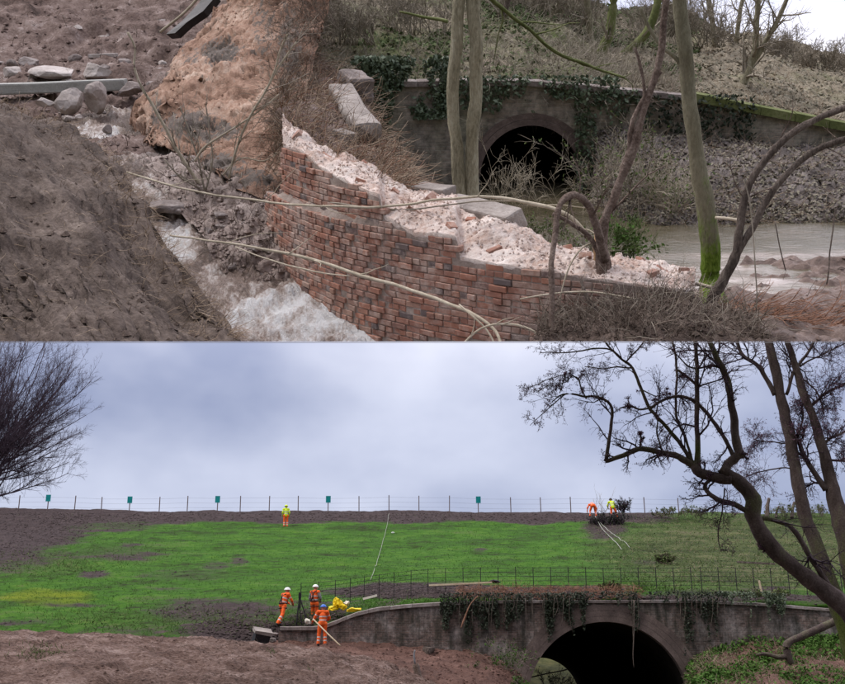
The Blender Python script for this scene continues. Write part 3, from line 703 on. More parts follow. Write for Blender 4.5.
def brick_mesh(L, seed):
    bm = bmesh.new(); bmesh.ops.create_cube(bm, size=1.0)
    r = random.Random(seed)
    for v in bm.verts: v.co = Vector((v.co.x * L + r.uniform(-.005, .005), v.co.y * .1025 + r.uniform(-.004, .004), v.co.z * .064 + r.uniform(-.004, .004)))
    bmesh.ops.bevel(bm, geom=bm.edges[:], offset=.006, segments=1, affect='EDGES')
    me = bpy.data.meshes.new('brick'); bm.to_mesh(me); bm.free(); me.materials.append(MATS['brick']); return me
STR = [brick_mesh(.218, k) for k in range(6)]; HED = [brick_mesh(.104, k + 20) for k in range(4)]
cand = []
r_ = random.Random(3)
k = 0
while Z0 + .075 * k < -1.3:
    z = Z0 + .075 * k + .0375; hdr = (k % 4 == 2); Lb = .114 if hdr else .228
    s = arc[0] + (.057 if k % 2 else 0) + (.114 if (k // 2) % 2 else 0)
    while s < arc[-1] - .1:
        c_, t_, n_, px_ = wall_at(s, z)
        zt = np.interp(s, arc, top_z) + .03 * math.sin(s * 9) + .02 * math.sin(s * 23)
        lo_px = 283 if z > -2.34 else 275
        if z + .03 < zt and px_ > lo_px and not (r_.random() < .012):
            if (c_ - Vector((0, 0, .05))).dot(BASE_N) > -.06: cand.append((c_.length, s, z, hdr, c_, t_, n_))
        s += Lb
    k += 1
cand.sort(key=lambda c: c[0] + (.0 if not c[3] else 2.0))
far_b = MB()
for i, (dist, s, z, hdr, c_, t_, n_) in enumerate(cand):
    me = (HED if hdr else STR)[r_.randrange(4)]
    proud = r_.uniform(-.012, .012) + (.03 if r_.random() < .03 else 0)
    m4 = Matrix.Translation(c_ + n_ * (proud - .05)) @ Matrix(((t_.x, n_.x, 0, 0), (t_.y, n_.y, 0, 0), (0, 0, 1, 0), (0, 0, 0, 1))) @ Matrix.Rotation(r_.uniform(-.02, .02), 4, 'Y') @ Matrix.Rotation(r_.uniform(-.03, .03), 4, 'Z')
    lowest = min((m4 @ Vector((a * .12, b_ * .06, c2 * .036))).dot(BASE_N) for a in (-1, 1) for b_ in (-1, 1) for c2 in (-1, 1))
    if i < 300:
        m5 = Matrix.Translation(-wall.base) @ m4
        if lowest < 0:
            me = me.copy(); me.transform(m5)
            if not clip_base(me, wall.base, True): continue
            m5 = Matrix.Identity(4)
        o = link('brick', me, wall.o); o.matrix_local = m5
    elif lowest > -.03:
        V = np.array([v.co[:] for v in me.vertices]); V = V @ np.array(m4.to_3x3()).T + np.array(m4.translation)
        far_b.add(V, [list(f_.vertices) for f_ in me.polygons if len(f_.vertices) == 4], [list(f_.vertices) for f_ in me.polygons if len(f_.vertices) == 3], 0, r_.random())
if far_b.n: wall.part('brickwork', far_b, 'brick', smooth=False, kind='stuff', aname='rnd', label='more red bricks of the curved wall')
# mortar behind the bricks
s_up, s_low = np.interp(285, pxs, arc), np.interp(277, pxs, arc)
ss = np.linspace(s_low, arc[-1], 240); g = []
for s in ss:
    zt = np.interp(s, arc, top_z); col = []
    for q in np.linspace(0, 1, 26):
        z = Z0 - .1 + (zt + .01 - Z0 + .1) * q; c_, t_, n_, _ = wall_at(max(s, s_up if z > -2.34 else s_low), z); col.append(c_ - n_ * .012)
    g.append([x[:] for x in col])
mb = MB(); mb.grid(rough(np.array(g), (9, .006, 3))); wall.part('mortar_bed', mb, 'mortar_joint')
# broken pale core on top
BACK = np.array([(283, 118, 16.8), (300, 138, 16.2), (345, 163, 15.1), (400, 191, 14.2), (440, 198, 13.8), (500, 220, 13.2), (545, 245, 12.7), (600, 262, 12.4), (660, 268, 12.3), (694, 280, 12.0)], float)
nb = 330
A_ = catmull(BACK, nb)
ft = np.stack([A_[:, 0], np.interp(A_[:, 0], TOP[:, 0], TOP[:, 1]), np.interp(A_[:, 0], pxs, dws)], -1)
p_b, p_f = UP.arr(A_), UP.arr(ft)
u = np.linspace(0, 1, 66)[:, None, None]
G_core = p_f[None] * (1 - u) + p_b[None] * u
G_core[..., 2] += (.10 * np.sin(np.pi * u[..., 0]) + .02)
lum = .10 * np.abs(fbm(G_core, 1.7, 3)) + .045 * fbm(G_core, 5, 4) + .02 * np.abs(fbm(G_core, 12, 4))
G_core[..., 2] += lum * np.clip(np.minimum(u[..., 0], 1 - u[..., 0]) * 7, .35, 1)
down = p_b[None] + (np.linspace(0, 1, 14)[:, None, None]) * np.array([.12, .25, -1.2])
G2 = rough(np.concatenate([G_core, down[1:]]), (6, .01, 2))
front = p_f[None] + np.linspace(1, .12, 6)[:, None, None] * np.array([.06, .10, -.22])
mb = MB(); mb.grid(np.concatenate([front, G2])); wall.part('mortar_core', mb, 'mortar', label='pale crumbling mortar core of the wall')
# bricks and lumps lying loose on the broken top
N_ = normals(G_core)
LB = []
spots = [(44, 140, 'b'), (18, 210, 'b'), (26, 118, 'b'), (33, 100, 'b'), (12, 88, 'b'), (24, 76, 'b'), (36, 62, 'b'), (15, 176, 'd'), (22, 186, 'd'), (34, 168, 'b'), (10, 205, 'b'), (20, 214, 'b'), (30, 200, 'b'),
         (8, 60, 'b'), (20, 44, 'b'), (28, 30, 'b'), (12, 24, 'b'), (6, 110, 'b'), (9, 128, 'd'), (38, 130, 'b'), (14, 224, 'b')]
places = ['near the tall end', 'by the long grey slab', 'at the foot of the snapped stump']
for i, (a, c_, kd) in enumerate(spots):
    a, c_ = int(a * 1.42), int(c_ * 1.4)
    pnt = Vector(G_core[a, c_]); n_ = Vector(N_[a, c_])
    m4 = Matrix.Translation(pnt - n_ * .008) @ n_.to_track_quat('Z', 'Y').to_matrix().to_4x4() @ Matrix.Rotation(r_.uniform(0, 3.1), 4, 'Z') @ Matrix.Rotation(r_.uniform(-.3, .3), 4, 'X') @ Matrix.Diagonal((r_.uniform(.45, 1.0), 1, 1, 1))
    o = link('loose_brick', STR[i % 6], None, UP.M @ m4); LB.append((pnt.x / pnt.y, o))
def ordinal(k): return str(k) + ('th' if 10 <= k % 100 <= 20 else {1: 'st', 2: 'nd', 3: 'rd'}.get(k % 10, 'th'))
for k, (_, o) in enumerate(sorted(LB, key=lambda a: a[0])):
    tag(o, 'loose brick in the mortar rubble on the wall top, %s from the tall left end' % ordinal(k + 1), 'brick', 'loose bricks on the broken wall')
lump = MB()
X, nn = sample(G_core, 2600)
for x in X: 
    rr = rng.uniform(.004, .02); V = np.array([(1, 0, 0), (-1, 0, 0), (0, 1, 0), (0, -1, 0), (0, 0, 1), (0, 0, -1)]) * rr * rng.uniform(.6, 1.3, (6, 1))
    lump.add(V + x + np.array([0, 0, rr * .4]), None, [(0, 2, 4), (2, 1, 4), (1, 3, 4), (3, 0, 4), (2, 0, 5), (1, 2, 5), (3, 1, 5), (0, 3, 5)])
single(UP, 'mortar_crumbs', lump, 'mortar', U(480, 240, 12.8), 'pale mortar crumbs strewn over the broken wall top', 'rubble', kind='stuff', smooth=False)

# ------------------------------------------------------------------ big dressed stones on the wall
mat_n('stone_mid', S3((.16, .135, .12), (.30, .265, .24), (.46, .42, .39)), 2.2, 22, bd=.03, rnd=.06)
def stone_thing(name, mb, mat, base, label, cat='stone', group=None): return single(UP, name, mb, mat, base, label, cat, group, smooth=False, fill=True)
stone_thing('coping_stone', slab_block(UP, U(449, 206, 13.5), U(516, 222, 12.7), .34, .24, 1, roll=.25), 'stone_mid', U(480, 225, 13), 'long grey dressed stone tipped over on the broken wall, right of the twin trunks')
stone_thing('coping_stone', slab_block(UP, U(418, 190, 14.4), U(449, 194, 14.1), .30, .17, 2, roll=.1), 'stone_mid', U(432, 195, 14.2), 'small rounded grey stone at the foot of the left twin trunk')
stone_thing('coping_stone', slab_block(UP, U(494, 231, 12.75), U(526, 240, 12.45), .22, .10, 3), 'stone_mid', U(510, 240, 12.5), 'thin flat stone just below the long tipped stone')
def curved_block(pts, w, h, seed):
    """a curved coping stone: rounded rectangular section swept along pts"""
    C_ = catmull(np.array([p[:] for p in pts]), 26); T_ = unit(np.gradient(C_, axis=0)); S_ = unit(np.cross(T_, np.array([0, 0, 1.]))); N2 = np.cross(S_, T_)
    a = np.linspace(0, 2 * np.pi, 25); cx = np.sign(np.cos(a)) * np.abs(np.cos(a)) ** .35 * w / 2; cz = np.sign(np.sin(a)) * np.abs(np.sin(a)) ** .35 * h / 2
    e_ = np.ones(26); e_[[0, -1]] = .02; e_[[1, -2]] = .96
    G_ = C_[:, None] + e_[:, None, None] * (cx[None, :, None] * S_[:, None] + cz[None, :, None] * N2[:, None])
    G_ = G_ + (S_[:, None] * .02 + N2[:, None] * .03) * fbm(G_ + seed, 3.5, 4)[..., None]
    q_ = MB(); q_.grid(G_); return q_
stone_thing('coping_stone', curved_block([U(341, 92, 19.7), U(346, 102, 19.1), U(355, 118, 18.2), U(370, 135, 17.3)], .44, .34, 4), 'stone_mid', U(360, 125, 17), 'large pale coping stone jutting from the straw mound beside the ivy')
stone_thing('coping_stone', slab_block(UP, U(350, 82, 20.6), U(362, 92, 20.0), .5, .5, 5), 'stone_dark', U(356, 92, 20), 'rounded coping end stone behind the large pale one')
stone_thing('coping_stone', slab_block(UP, U(337, 133, 17.1), U(352, 138, 16.9), .24, .14, 6), 'stone_mid', U(343, 138, 16), 'broken flat stone at the lower edge of the large pale coping')

# ------------------------------------------------------------------ arched brick walls (both halves use this)
def set_uv(me, uv):
    li = np.empty(len(me.loops), np.int32); me.loops.foreach_get('vertex_index', li)
    me.uv_layers.new(name='uv'); me.uv_layers['uv'].data.foreach_set('uv', np.asarray(uv, np.float32)[li].ravel())
class WallPath:
    def __init__(s, plan):
        A = catmull(np.asarray(plan, float), 200); s.A = A
        s.L = np.concatenate([[0], np.cumsum(np.linalg.norm(np.diff(A, axis=0), axis=1))])
    def at(s, q, off=0.0):
        x = np.interp(q, s.L, s.A[:, 0]); y = np.interp(q, s.L, s.A[:, 1])
        tx = np.interp(q + .1, s.L, s.A[:, 0]) - np.interp(q - .1, s.L, s.A[:, 0]); ty = np.interp(q + .1, s.L, s.A[:, 1]) - np.interp(q - .1, s.L, s.A[:, 1])
        l = np.hypot(tx, ty); return x + ty / l * off, y - tx / l * off
    def s_of_x(s, x): return np.interp(x, s.A[:, 0], s.L)
def arch_wall(th, path, zb, ztop, mat, arch=None, thick=.45, name='wall'):
    """brick face with an arched opening; zb, ztop functions of s; arch = (s centre, radius, z spring)"""
    mb = MB(); UVs = []
    def panel(sa, sb, lo, n):
        S = np.linspace(sa, sb, n); q = np.linspace(0, 1, 24)[:, None]
        lo_, hi = lo(S), ztop(S); Z = lo_[None] * (1 - q) + hi[None] * q
        x, y = path.at(S); X = np.broadcast_to(x, Z.shape); Y = np.broadcast_to(y, Z.shape)
        G = np.stack([X, Y, Z], -1); nx, ny = path.at(S, 1.0)
        d = .02 * fbm(G, 1.5, 3); G = G + np.stack([(nx - x) * d, (ny - y) * d, 0 * d], -1)
        mb.grid(G); UVs.append(np.stack([np.broadcast_to(S, Z.shape), Z], -1).reshape(-1, 2))
        x2, y2 = path.at(S, -thick)
        top = np.stack([np.stack([x, y, hi], -1), np.stack([x2, y2, hi], -1), np.stack([x2, y2, lo_], -1)])
        mb.grid(top); UVs.append(np.concatenate([np.stack([S, hi + k * thick], -1) for k in range(3)]))
    L = path.L[-1]
    if arch:
        sc, r, zs = arch
        panel(0, sc - r, zb, 90)
        panel(sc - r, sc + r, lambda S: zs + np.sqrt(np.maximum(r * r - (S - sc) ** 2, 0)), 80)
        panel(sc + r, L, zb, 90)
    else: panel(0, L, zb, 160)
    o = th.part(name, mb, mat); set_uv(o.data, np.concatenate(UVs)); return o
def coping(th, path, sa, sb, ztop, step, w, h, mat, over=.06, name='coping_stone', gap=.012):
    s = sa; k = 0
    while s < sb - .05:
        e_ = min(s + step, sb); S = np.array([s + gap / 2, (s + e_) / 2, e_ - gap / 2])
        mb = MB(); pr = []
        for q in S:
            z = float(ztop(np.array([q]))[0]) + .004
            a, b_ = path.at(q, over), path.at(q, -w)
            jit = rng.uniform(-.008, .008)
            pr.append([(a[0], a[1], z), (a[0], a[1], z + h * .8 + jit), (a[0] * .8 + b_[0] * .2, a[1] * .8 + b_[1] * .2, z + h + jit), (b_[0] * .8 + a[0] * .2, b_[1] * .8 + a[1] * .2, z + h + jit), (b_[0], b_[1], z + h * .8 + jit), (b_[0], b_[1], z)])
        V = np.array(pr).reshape(-1, 3); q_ = []
        for i in range(2):
            for j in range(6): q_.append((i * 6 + j, i * 6 + (j + 1) % 6, i * 6 + 6 + (j + 1) % 6, i * 6 + 6 + j))
        tr = [(0, j + 1, j) for j in range(1, 5)] + [(12, 12 + j, 12 + j + 1) for j in range(1, 5)]
        mb.add(V, q_, tr); th.part(name, mb, mat, smooth=False); s = e_; k += 1
def arch_ring(th, path, arch, r0, r1, off, mat, name='arch_ring', a0=0.0, a1=math.pi, nb=None):
    sc, r, zs = arch; nb = nb or 40; mb = MB(); g = []
    A = np.linspace(a0, a1, nb + 1)
    prof = [(r0, -.3), (r0, off), (r1, off), (r1, -.02)]
    for rr, of in prof:
        S = sc - rr * np.cos(A); Z = zs + rr * np.sin(A); x, y = path.at(S, of); g.append(np.stack([x, y, Z], -1))
    mb.grid(np.array(g)); return th.part(name, mb, mat, smooth=False)
def barrel(th, p0, p1, r, zs, zf, mat, lat=(1, 0), name='barrel'):
    A = np.linspace(0, math.pi, 36); prof = [(-r, zf)] + [(-r * math.cos(a), zs + r * math.sin(a)) for a in A] + [(r, zf)]
    g = []
    for q in np.linspace(0, 1, 24):
        c = np.array(p0) * (1 - q) + np.array(p1) * q
        g.append([(c[0] + x * lat[0], c[1] + x * lat[1], z) for x, z in prof])
    mb = MB(); mb.grid(np.array(g)); return th.part(name, mb, mat)

# ------------------------------------------------------------------ old bridge behind the twin trunks
def planUP(pts): return np.array([(UP.pt(x, 130, d).x, d) for x, d in pts])
pth = WallPath(planUP([(352, 21.6), (450, 22.0), (530, 22.1), (610, 22.15), (690, 22.25), (770, 22.5), (900, 22.9), (1060, 23.4)]))
def top_of(path, tab):
    xs = np.array([UP.pt(a, b_, d).x for a, b_, d in tab]); zs = np.array([UP.pt(a, b_, d).z for a, b_, d in tab])
    return lambda S: np.interp(np.interp(S, path.L, path.A[:, 0]), xs, zs)
zt = top_of(pth, [(352, 88, 21.6), (450, 86, 22), (530, 86, 22.1), (600, 92, 22.15), (690, 101, 22.25), (770, 117, 22.5), (900, 142, 22.9), (1060, 172, 23.4)])
zb = lambda S: np.full_like(S, -3.6)
bridge = Thing(UP, (U(530, 200, 22.1).x, 22.1, -3.4), 'stone_arch_bridge', 'old mossy brick bridge with a dark round arch behind twin tree trunks', 'bridge')
s_c = float(pth.s_of_x(U(530, 175, 22.1).x)); ARC = (s_c, 1.02, U(530, 176, 22.1).z)
arch_wall(bridge, pth, zb, zt, 'brickwork_back', ARC)
arch_ring(bridge, pth, ARC, 1.0, 1.12, .03, 'arch_brick'); arch_ring(bridge, pth, ARC, 1.125, 1.24, .018, 'arch_brick')
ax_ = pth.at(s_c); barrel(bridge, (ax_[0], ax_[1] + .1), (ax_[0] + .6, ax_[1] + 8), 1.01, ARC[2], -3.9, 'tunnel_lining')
mb = MB(); mb.box(Matrix.Translation((ax_[0] + .6, ax_[1] + 8.1, ARC[2] - .6)), (2.6, .2, 3.6)); bridge.part('end_wall', mb, 'tunnel_lining', smooth=False)  # added block that shuts the sky out of the barrel's far end
s690 = float(pth.s_of_x(U(688, 100, 22.25).x))
mat_n('coping_moss', S3((.05, .065, .02), (.13, .15, .055), (.24, .24, .13)), 2, 18, bd=.02)
coping(bridge, pth, 0.05, s690, zt, .62, .5, .12, 'stone_dark')
coping(bridge, pth, s690, pth.L[-1] - .05, zt, .75, .5, .20, 'coping_moss', over=.09)

# ------------------------------------------------------------------ rocks, beam, boards on the washed-out slope
R = lambda px, py, d, w, h, seed, rz=0, mat='stone', flat=.8, lab='', dep=.9, grp='boulders of the washed-out slope': \
    stone_thing('boulder', rock(U(px, py, d), (w * d / F / 2 * 1.15, w * d / F / 2 * dep, h * d / F / 2 * 1.3 / flat), seed, flat, 3, rz), mat, U(px, py + h / 2, d), lab, 'rock', grp)
R(68, 100, 22.9, 30, 22, 11, .3, 'stone', .75, 'rounded pale boulder in front of the concrete beam')
R(97, 97, 22.7, 28, 24, 12, 1.2, 'stone', .9, 'split angular pale boulder right of the rounded one, above the white water')
R(45, 102, 22.9, 17, 8, 13, 0, 'stone', .6, 'small flat grey rock left of the rounded boulder')
R(55, 73, 25.2, 44, 13, 14, .1, 'stone', .5, 'broad low rock lying just behind the concrete beam')
R(95, 71, 25.4, 29, 13, 15, -.3, 'stone', .45, 'flat blue grey slab of rock behind the right end of the beam')
R(12, 72, 25.6, 22, 11, 16, .5, 'stone', .7, 'pinkish rock behind the left end of the beam')
R(12, 65, 26.2, 12, 9, 17, .9, 'stone_dark', .9, 'small round rock above the pinkish one')
R(30, 62, 26.6, 20, 10, 18, .4, 'stone_dark', .6, 'dark tilted rock up the slope near the left edge')
R(122, 63, 26.6, 16, 8, 19, .1, 'stone_dark', .7, 'small rock up the slope left of the pale snapped sapling')
R(75, 60, 27, 14, 9, 20, .7, 'stone_dark', .9, 'dark lump under the short board on the slope')
R(130, 90, 23.5, 24, 13, 21, .7, 'stone_dark', .8, 'brown rock wedged between beam end and clay cliff')
R(79, 117, 22.0, 7, 5, 22, .7, 'stone', .8, 'little white stone beside the top of the cascade')
R(108, 130, 21.1, 10, 9, 23, .2, 'stone_dark', .9, 'dark wet rock standing in the white cascade')
R(170, 205, 16.9, 44, 13, 24, .2, 'stone_dark', .55, 'long brown boulder at the upper end of the mud spit')
R(270, 268, 15.0, 26, 16, 26, .9, 'mud_debris', .8, 'earth lump of the mud spit against the brick wall')
R(240, 280, 14.9, 22, 12, 27, 1.9, 'mud_debris', .8, 'earth lump at the lower end of the mud spit')
SP, SH = [], []
for k in range(18):
    x, n = sample(G_deb, 1)
    x = Vector(x[0]); SP.append((x.x / x.y, stone_thing('stone', rock(x, (rng.uniform(.06, .16), rng.uniform(.05, .13), rng.uniform(.04, .10)), 40 + k, .8, 2, rng.uniform(0, 3)), 'stone_dark', x, '-', 'rock', 'stones on the mud spit')))
for k in range(26):
    x, n = sample(G_hill[30:105, 20:150], 1); x = Vector(x[0])
    SH.append((x.x / x.y, stone_thing('stone', rock(x, (rng.uniform(.08, .24), rng.uniform(.07, .2), rng.uniform(.05, .14)), 80 + k, .8, 2, rng.uniform(0, 3)), 'stone_dark' if k % 3 else 'stone', x, '-', 'rock', 'stones on the bare slope')))
for L_, tx in ((SP, 'small stone on the mud spit in the torrent, %s from its left tip'), (SH, 'loose stone on the bare slope by the concrete beam, %s from the left edge')):
    for k, (_, o) in enumerate(sorted([q for q in L_ if q[1]], key=lambda a: a[0])): o['label'] = tx % ordinal(k + 1)

stone_thing('concrete_beam', slab_block(UP, U(-45, 91, 24.0), U(126, 84.5, 24.2), .32, .24, 9), 'concrete', U(60, 92, 24), 'long grey concrete beam lying across the washed-out slope', 'beam')
stone_thing('board', slab_block(UP, U(90, 56, 27.4), U(116, 55, 27.3), .25, .09, 10), 'stone', U(103, 58, 27), 'short pale board on the slope above the beam', 'board')
mb = MB()  # dark plastic sheet, built as a thin ragged slab
pg = [(166, 34, 27.2), (182, 21, 27.6), (198, 4, 28.2), (210, -12, 28.6), (216, -4, 28.1), (203, 11, 27.5), (187, 22, 27.2), (175, 33, 27.0)]
V = np.array([U(*p)[:] for p in pg]); V2 = V + np.array([.05, .4, -.12])
mb.add(np.concatenate([V, V2]), [(0, 1, 6, 7), (1, 2, 5, 6), (2, 3, 4, 5), (15, 14, 9, 8), (14, 13, 10, 9), (13, 12, 11, 10)] + [(i, (i + 8), (i + 1) % 8 + 8, (i + 1) % 8) for i in range(8)])
single(UP, 'torn_sheet', mb, 'tarpaulin', U(185, 35, 27), 'dark torn sheet leaning out of the slope above the clay cliff', 'sheet', smooth=False)
mb = MB(); Pt, Rr = limb(UP, [(160, 32, 3), (185, 12, 3), (205, -10, 3)], 26.8, 12); mb.tubes(Pt, Rr, 6); single(UP, 'pole', mb, 'twig_pale', U(160, 32, 26.8), 'thin pale pole along the edge of the dark sheet', 'pole')

# ------------------------------------------------------------------ trunks, branches and saplings of the terrace
def tree_up(name, label, cat, limbs, d, mat, parts, base, group=None, n=10, lump=.12, twigs=None, moss=None, sp=UP, trunk='trunk', thin=1.0):
    """limbs: list of (part name, points); twigs: dict for side shoots"""
    th = Thing(sp, base, name, label, cat, group); allP = []
    for pn, pts in limbs:
        mb = MB(); Pt, Rr = limb(sp, pts, d, jit=.02); Rr = Rr * thin
        a = 0.0 if moss is None else moss(Pt)
        mb.tubes(Pt, Rr, n, 0, a, lump); th.part(pn, mb, mat, aname='moss' if moss is not None else None, fill=False)
        allP.append(resamp(Pt, Rr, 6))
    if twigs:
        Pp = np.array([p for p, _ in allP]); Rp = np.array([r for _, r in allP])
        mb = MB()
        for lev in twigs['levels']:
            Pp, Rp = kids(Pp, Rp, *lev[:4], K=5, t0=lev[4], lift=lev[5], minr=lev[6] if len(lev) > 6 else .0015, bend=.5)
            if sp is UP: ok = (Pp @ np.array(BASE_N)).min(1) > 0; Pp, Rp = Pp[ok], Rp[ok]
            mb.tubes(Pp, Rp, 3)
        th.part('twigs', mb, twigs.get('mat', mat), kind='stuff')
    return th
tree_up('twin_trunk_tree', 'two slender grey green trunks rising side by side before the bridge', 'tree',
        [('trunk', [(461, 208, 15, 14.9), (457, 150, 13.5), (453, 95, 13), (456, 45, 13), (461, -30, 12.5)]),
         ('trunk', [(472, 208, 15, 14.9), (473, 150, 13.5), (475, 95, 13.5), (475, 45, 14), (471, -30, 14.5)])], 14.9, 'bark_grey', None, U(462, 205, 14.9))
mz = lambda Pt: np.clip(.30 + .7 * (-2.1 - Pt[:, 2]) / 1.2, 0, .62)
tree_up('leaning_tree', 'leaning tree with bright green moss at the foot of its trunk', 'tree',
        [('trunk', [(716, 312, 30, 12.4), (711, 285, 23), (709, 235, 20), (700, 175, 17.5), (690, 110, 15.5), (684, 50, 15), (679, 0, 15), (676, -35, 14.5)]),
         ('branch', [(683, 76, 5), (677, 60, 4.5), (662, 45, 4), (648, 26, 3.6), (640, 8, 3)])], 12.8, 'bark_moss', None, U(716, 305, 12.4), n=14, moss=mz)
tree_up('snapped_tree', 'thin dark brown snapped tree rising from a split stump on the wall', 'tree',
        [('trunk', [(607, 300, 19, 11.4), (604, 270, 17), (602, 242, 14), (606, 218, 11), (613, 203, 9.5), (621, 180, 9.5), (632, 150, 9.5), (643, 110, 8), (655, 75, 6.5), (662, 40, 6.8), (666, 0, 7), (668, -30, 7)]),
         ('bent_branch', [(606, 262, 10, 11.3), (599, 235, 9, 11.2), (591, 208, 7.5, 11.1), (577, 196, 7, 11), (563, 203, 6.5, 10.9), (556, 225, 6, 10.8), (552.5, 265, 5.8, 10.6), (552, 335, 5.5, 10.4), (552, 355, 5, 10.3)]),
         ('side_stem', [(629, 150, 5), (633, 120, 5), (645, 95, 4), (660, 72, 3.5)]),
         ('side_stem', [(634, 130, 5), (643, 110, 4.5), (643, 85, 3.5), (638, 60, 3), (634, 48, 2)]),
         ('broken_shoot', [(600, 255, 6), (590, 237, 5), (570, 222, 4.5), (552, 213, 4)])], 11.5, 'bark_brown', None, U(604, 298, 11.7), n=10, lump=.25, twigs=dict(levels=[(4, .8, .22, .3, .2, .2, .003), (3, .8, .5, .6, .2, .1, .002)], mat='bark_brown'))
mb = MB(); Pt, Rr = limb(UP, [(598, 268, 5), (596, 252, 7), (597, 238, 6), (599, 228, 3)], 11.62); mb.tubes(Pt, Rr, 6, 0, 0, .4)
single(UP, 'split_wood', mb, 'torn_wood', U(598, 268, 11.6), 'torn orange splinter of wood on the split stump', 'wood')
tree_up('arched_tree', 'dark uprooted tree whose two stems arch over to the right edge', 'tree',
        [('trunk', [(706, 325, 14, 11.2), (712, 300, 15), (724, 278, 13), (737, 250, 12), (741, 215, 10), (752, 180, 9.5), (775, 148, 9), (808, 122, 8.5), (846, 108, 8), (900, 98, 8)]),
         ('stem', [(735, 256, 10), (752, 228, 9.5), (770, 195, 9), (795, 165, 8.5), (825, 145, 8.5), (860, 136, 8), (900, 134, 8)]),
         ('root', [(706, 306, 9), (700, 325, 8), (708, 338, 5), (716, 350, 3)]), ('root', [(712, 300, 9), (722, 318, 7), (720, 338, 5), (724, 352, 3)]),
         ('root', [(708, 304, 8), (690, 312, 7), (672, 322, 5), (655, 340, 3)])], 11.2, 'bark_dark', None, U(706, 325, 11.2), n=10, lump=.2, thin=.8,
        twigs=dict(levels=[(6, .8, .22, .25, .2, .0, .004), (3, .8, .45, .5, .2, -.1, .002)], mat='bark_brown'))
def branch(label, pts, d, mat='twig_pale', name='fallen_branch', lv=None, n=7, group='fallen branches'):
    th = Thing(UP, U(pts[0][0], pts[0][1], pts[0][3] if len(pts[0]) > 3 else d), name, label, 'branch', group)
    mb = MB(); Pt, Rr = limb(UP, pts, d, jit=.015); Rr = Rr * .78; mb.tubes(Pt, Rr, n, 0, 0, .15); th.part('stem', mb, mat)
    if lv:
        P2, R2 = resamp(Pt, Rr, 7); P2, R2 = P2[None], R2[None]; mb = MB()
        for l in lv:
            P2, R2 = kids(P2, R2, *l[:4], K=5, t0=.1, lift=l[4], minr=.0018, bend=.5); ok = (P2 @ np.array(BASE_N)).min(1) > 0; P2, R2 = P2[ok], R2[ok]
            if len(P2): mb.tubes(P2, R2, 4)
        if mb.n: th.part('twigs', mb, mat, kind='stuff')
    return th
branch('long pale fallen branch slanting across the brick wall down to the lower edge', [(170, 236, 2.5, 13.9), (228, 243, 3.2, 13.4), (300, 257, 4.2, 12.9), (350, 272, 4.6, 12.5), (420, 293, 4.8, 11.9), (470, 312, 4.6, 11.4), (495, 330, 4.2, 11.1), (503, 350, 4, 10.9)], None, lv=[(5, .5, .12, .4, .1)])
branch('thin pale branch hanging just below the long fallen one', [(235, 247, 1.6, 13.3), (270, 260, 2, 12.9), (315, 272, 2, 12.5), (350, 276, 1.6, 12.3)], None)
branch('long thin grey branch lying level across mud, wall top and stones', [(60, 150, 2, 16), (120, 170, 2.4, 15.4), (190, 190, 2.8, 14.7), (270, 202, 3, 14.2), (340, 207, 3.2, 13.1), (400, 206, 3.2, 12.9), (440, 199, 3.4, 12.7), (490, 198, 4, 12.4), (540, 206, 5, 12.1), (570, 218, 5, 11.9), (592, 240, 5, 11.8)], None, lv=[(6, .5, .08, .4, .1)])
branch('thin dark twig parallel to the long grey branch above the wall', [(330, 203, 1.8, 13.3), (400, 210, 2, 12.9), (460, 203, 2, 12.6), (520, 202, 1.8, 12.3)], None, 'twig_mid')
branch('forked pale branch curling up from the lower edge before the wall', [(455, 352, 3, 10.9), (480, 330, 3, 10.9), (510, 324, 3.2, 10.9), (535, 332, 3.2, 10.8), (548, 350, 3, 10.7)], None, lv=[(3, .6, .3, .6, .2)])
branch('short pale twig bent over before the red bricks near the lower edge', [(460, 305, 2.4, 11.3), (475, 318, 2.6, 11.1), (488, 332, 2.6, 11.0), (498, 350, 2.4, 10.9)], None)
branch('dark crooked root sticking up at the lower end of the bent branch', [(580, 278, 3, 11.1), (584, 292, 5, 11.0), (592, 305, 5.5, 10.9), (606, 318, 5, 10.8), (622, 330, 5, 10.7), (640, 345, 5, 10.6)], None, 'bark_dark', 'root', lv=[(4, .8, .3, .5, .2)])
branch('pale arching twig over the broken wall right of the bent branch', [(560, 300, 2, 11.3), (570, 268, 2.2, 11.4), (585, 247, 2.2, 11.5), (602, 243, 2.2, 11.6), (610, 256, 2, 11.6)], None)
branch('pale level twig at the wall foot under the snapped tree', [(520, 300, 2, 11.0), (560, 293, 2.4, 11.0), (600, 293, 2.4, 10.9), (640, 300, 2, 10.8)], None)
branch('short pale stick lying on the far right wall end', [(688, 283, 4.5, 11.6), (700, 284, 5, 11.4), (712, 287, 5, 11.3)], None)
branch('broken stub poking from the mossy trunk over the water', [(716, 218, 4, 12.4), (728, 219, 4.5, 12.3), (742, 221, 4.5, 12.2)], None)
branch('thin drooping twig hanging from the arched stems', [(744, 180, 1.6, 11.1), (750, 200, 1.8, 11.1), (754, 240, 1.8, 11), (756, 280, 1.8, 10.9), (757, 312, 1.5, 10.9)], None, 'twig_mid')
branch('dark thin stake standing in the foamy water at the far right', [(826, 285, 2, 13.1), (829, 262, 2, 13.2), (833, 235, 2, 13.3), (836, 210, 1.6, 13.4)], None, 'bark_dark')
branch('thin twig leaning over the mudflat right of the arched stems', [(786, 270, 1.6, 12.8), (780, 245, 1.6, 12.9), (775, 222, 1.4, 13)], None, 'bark_dark')
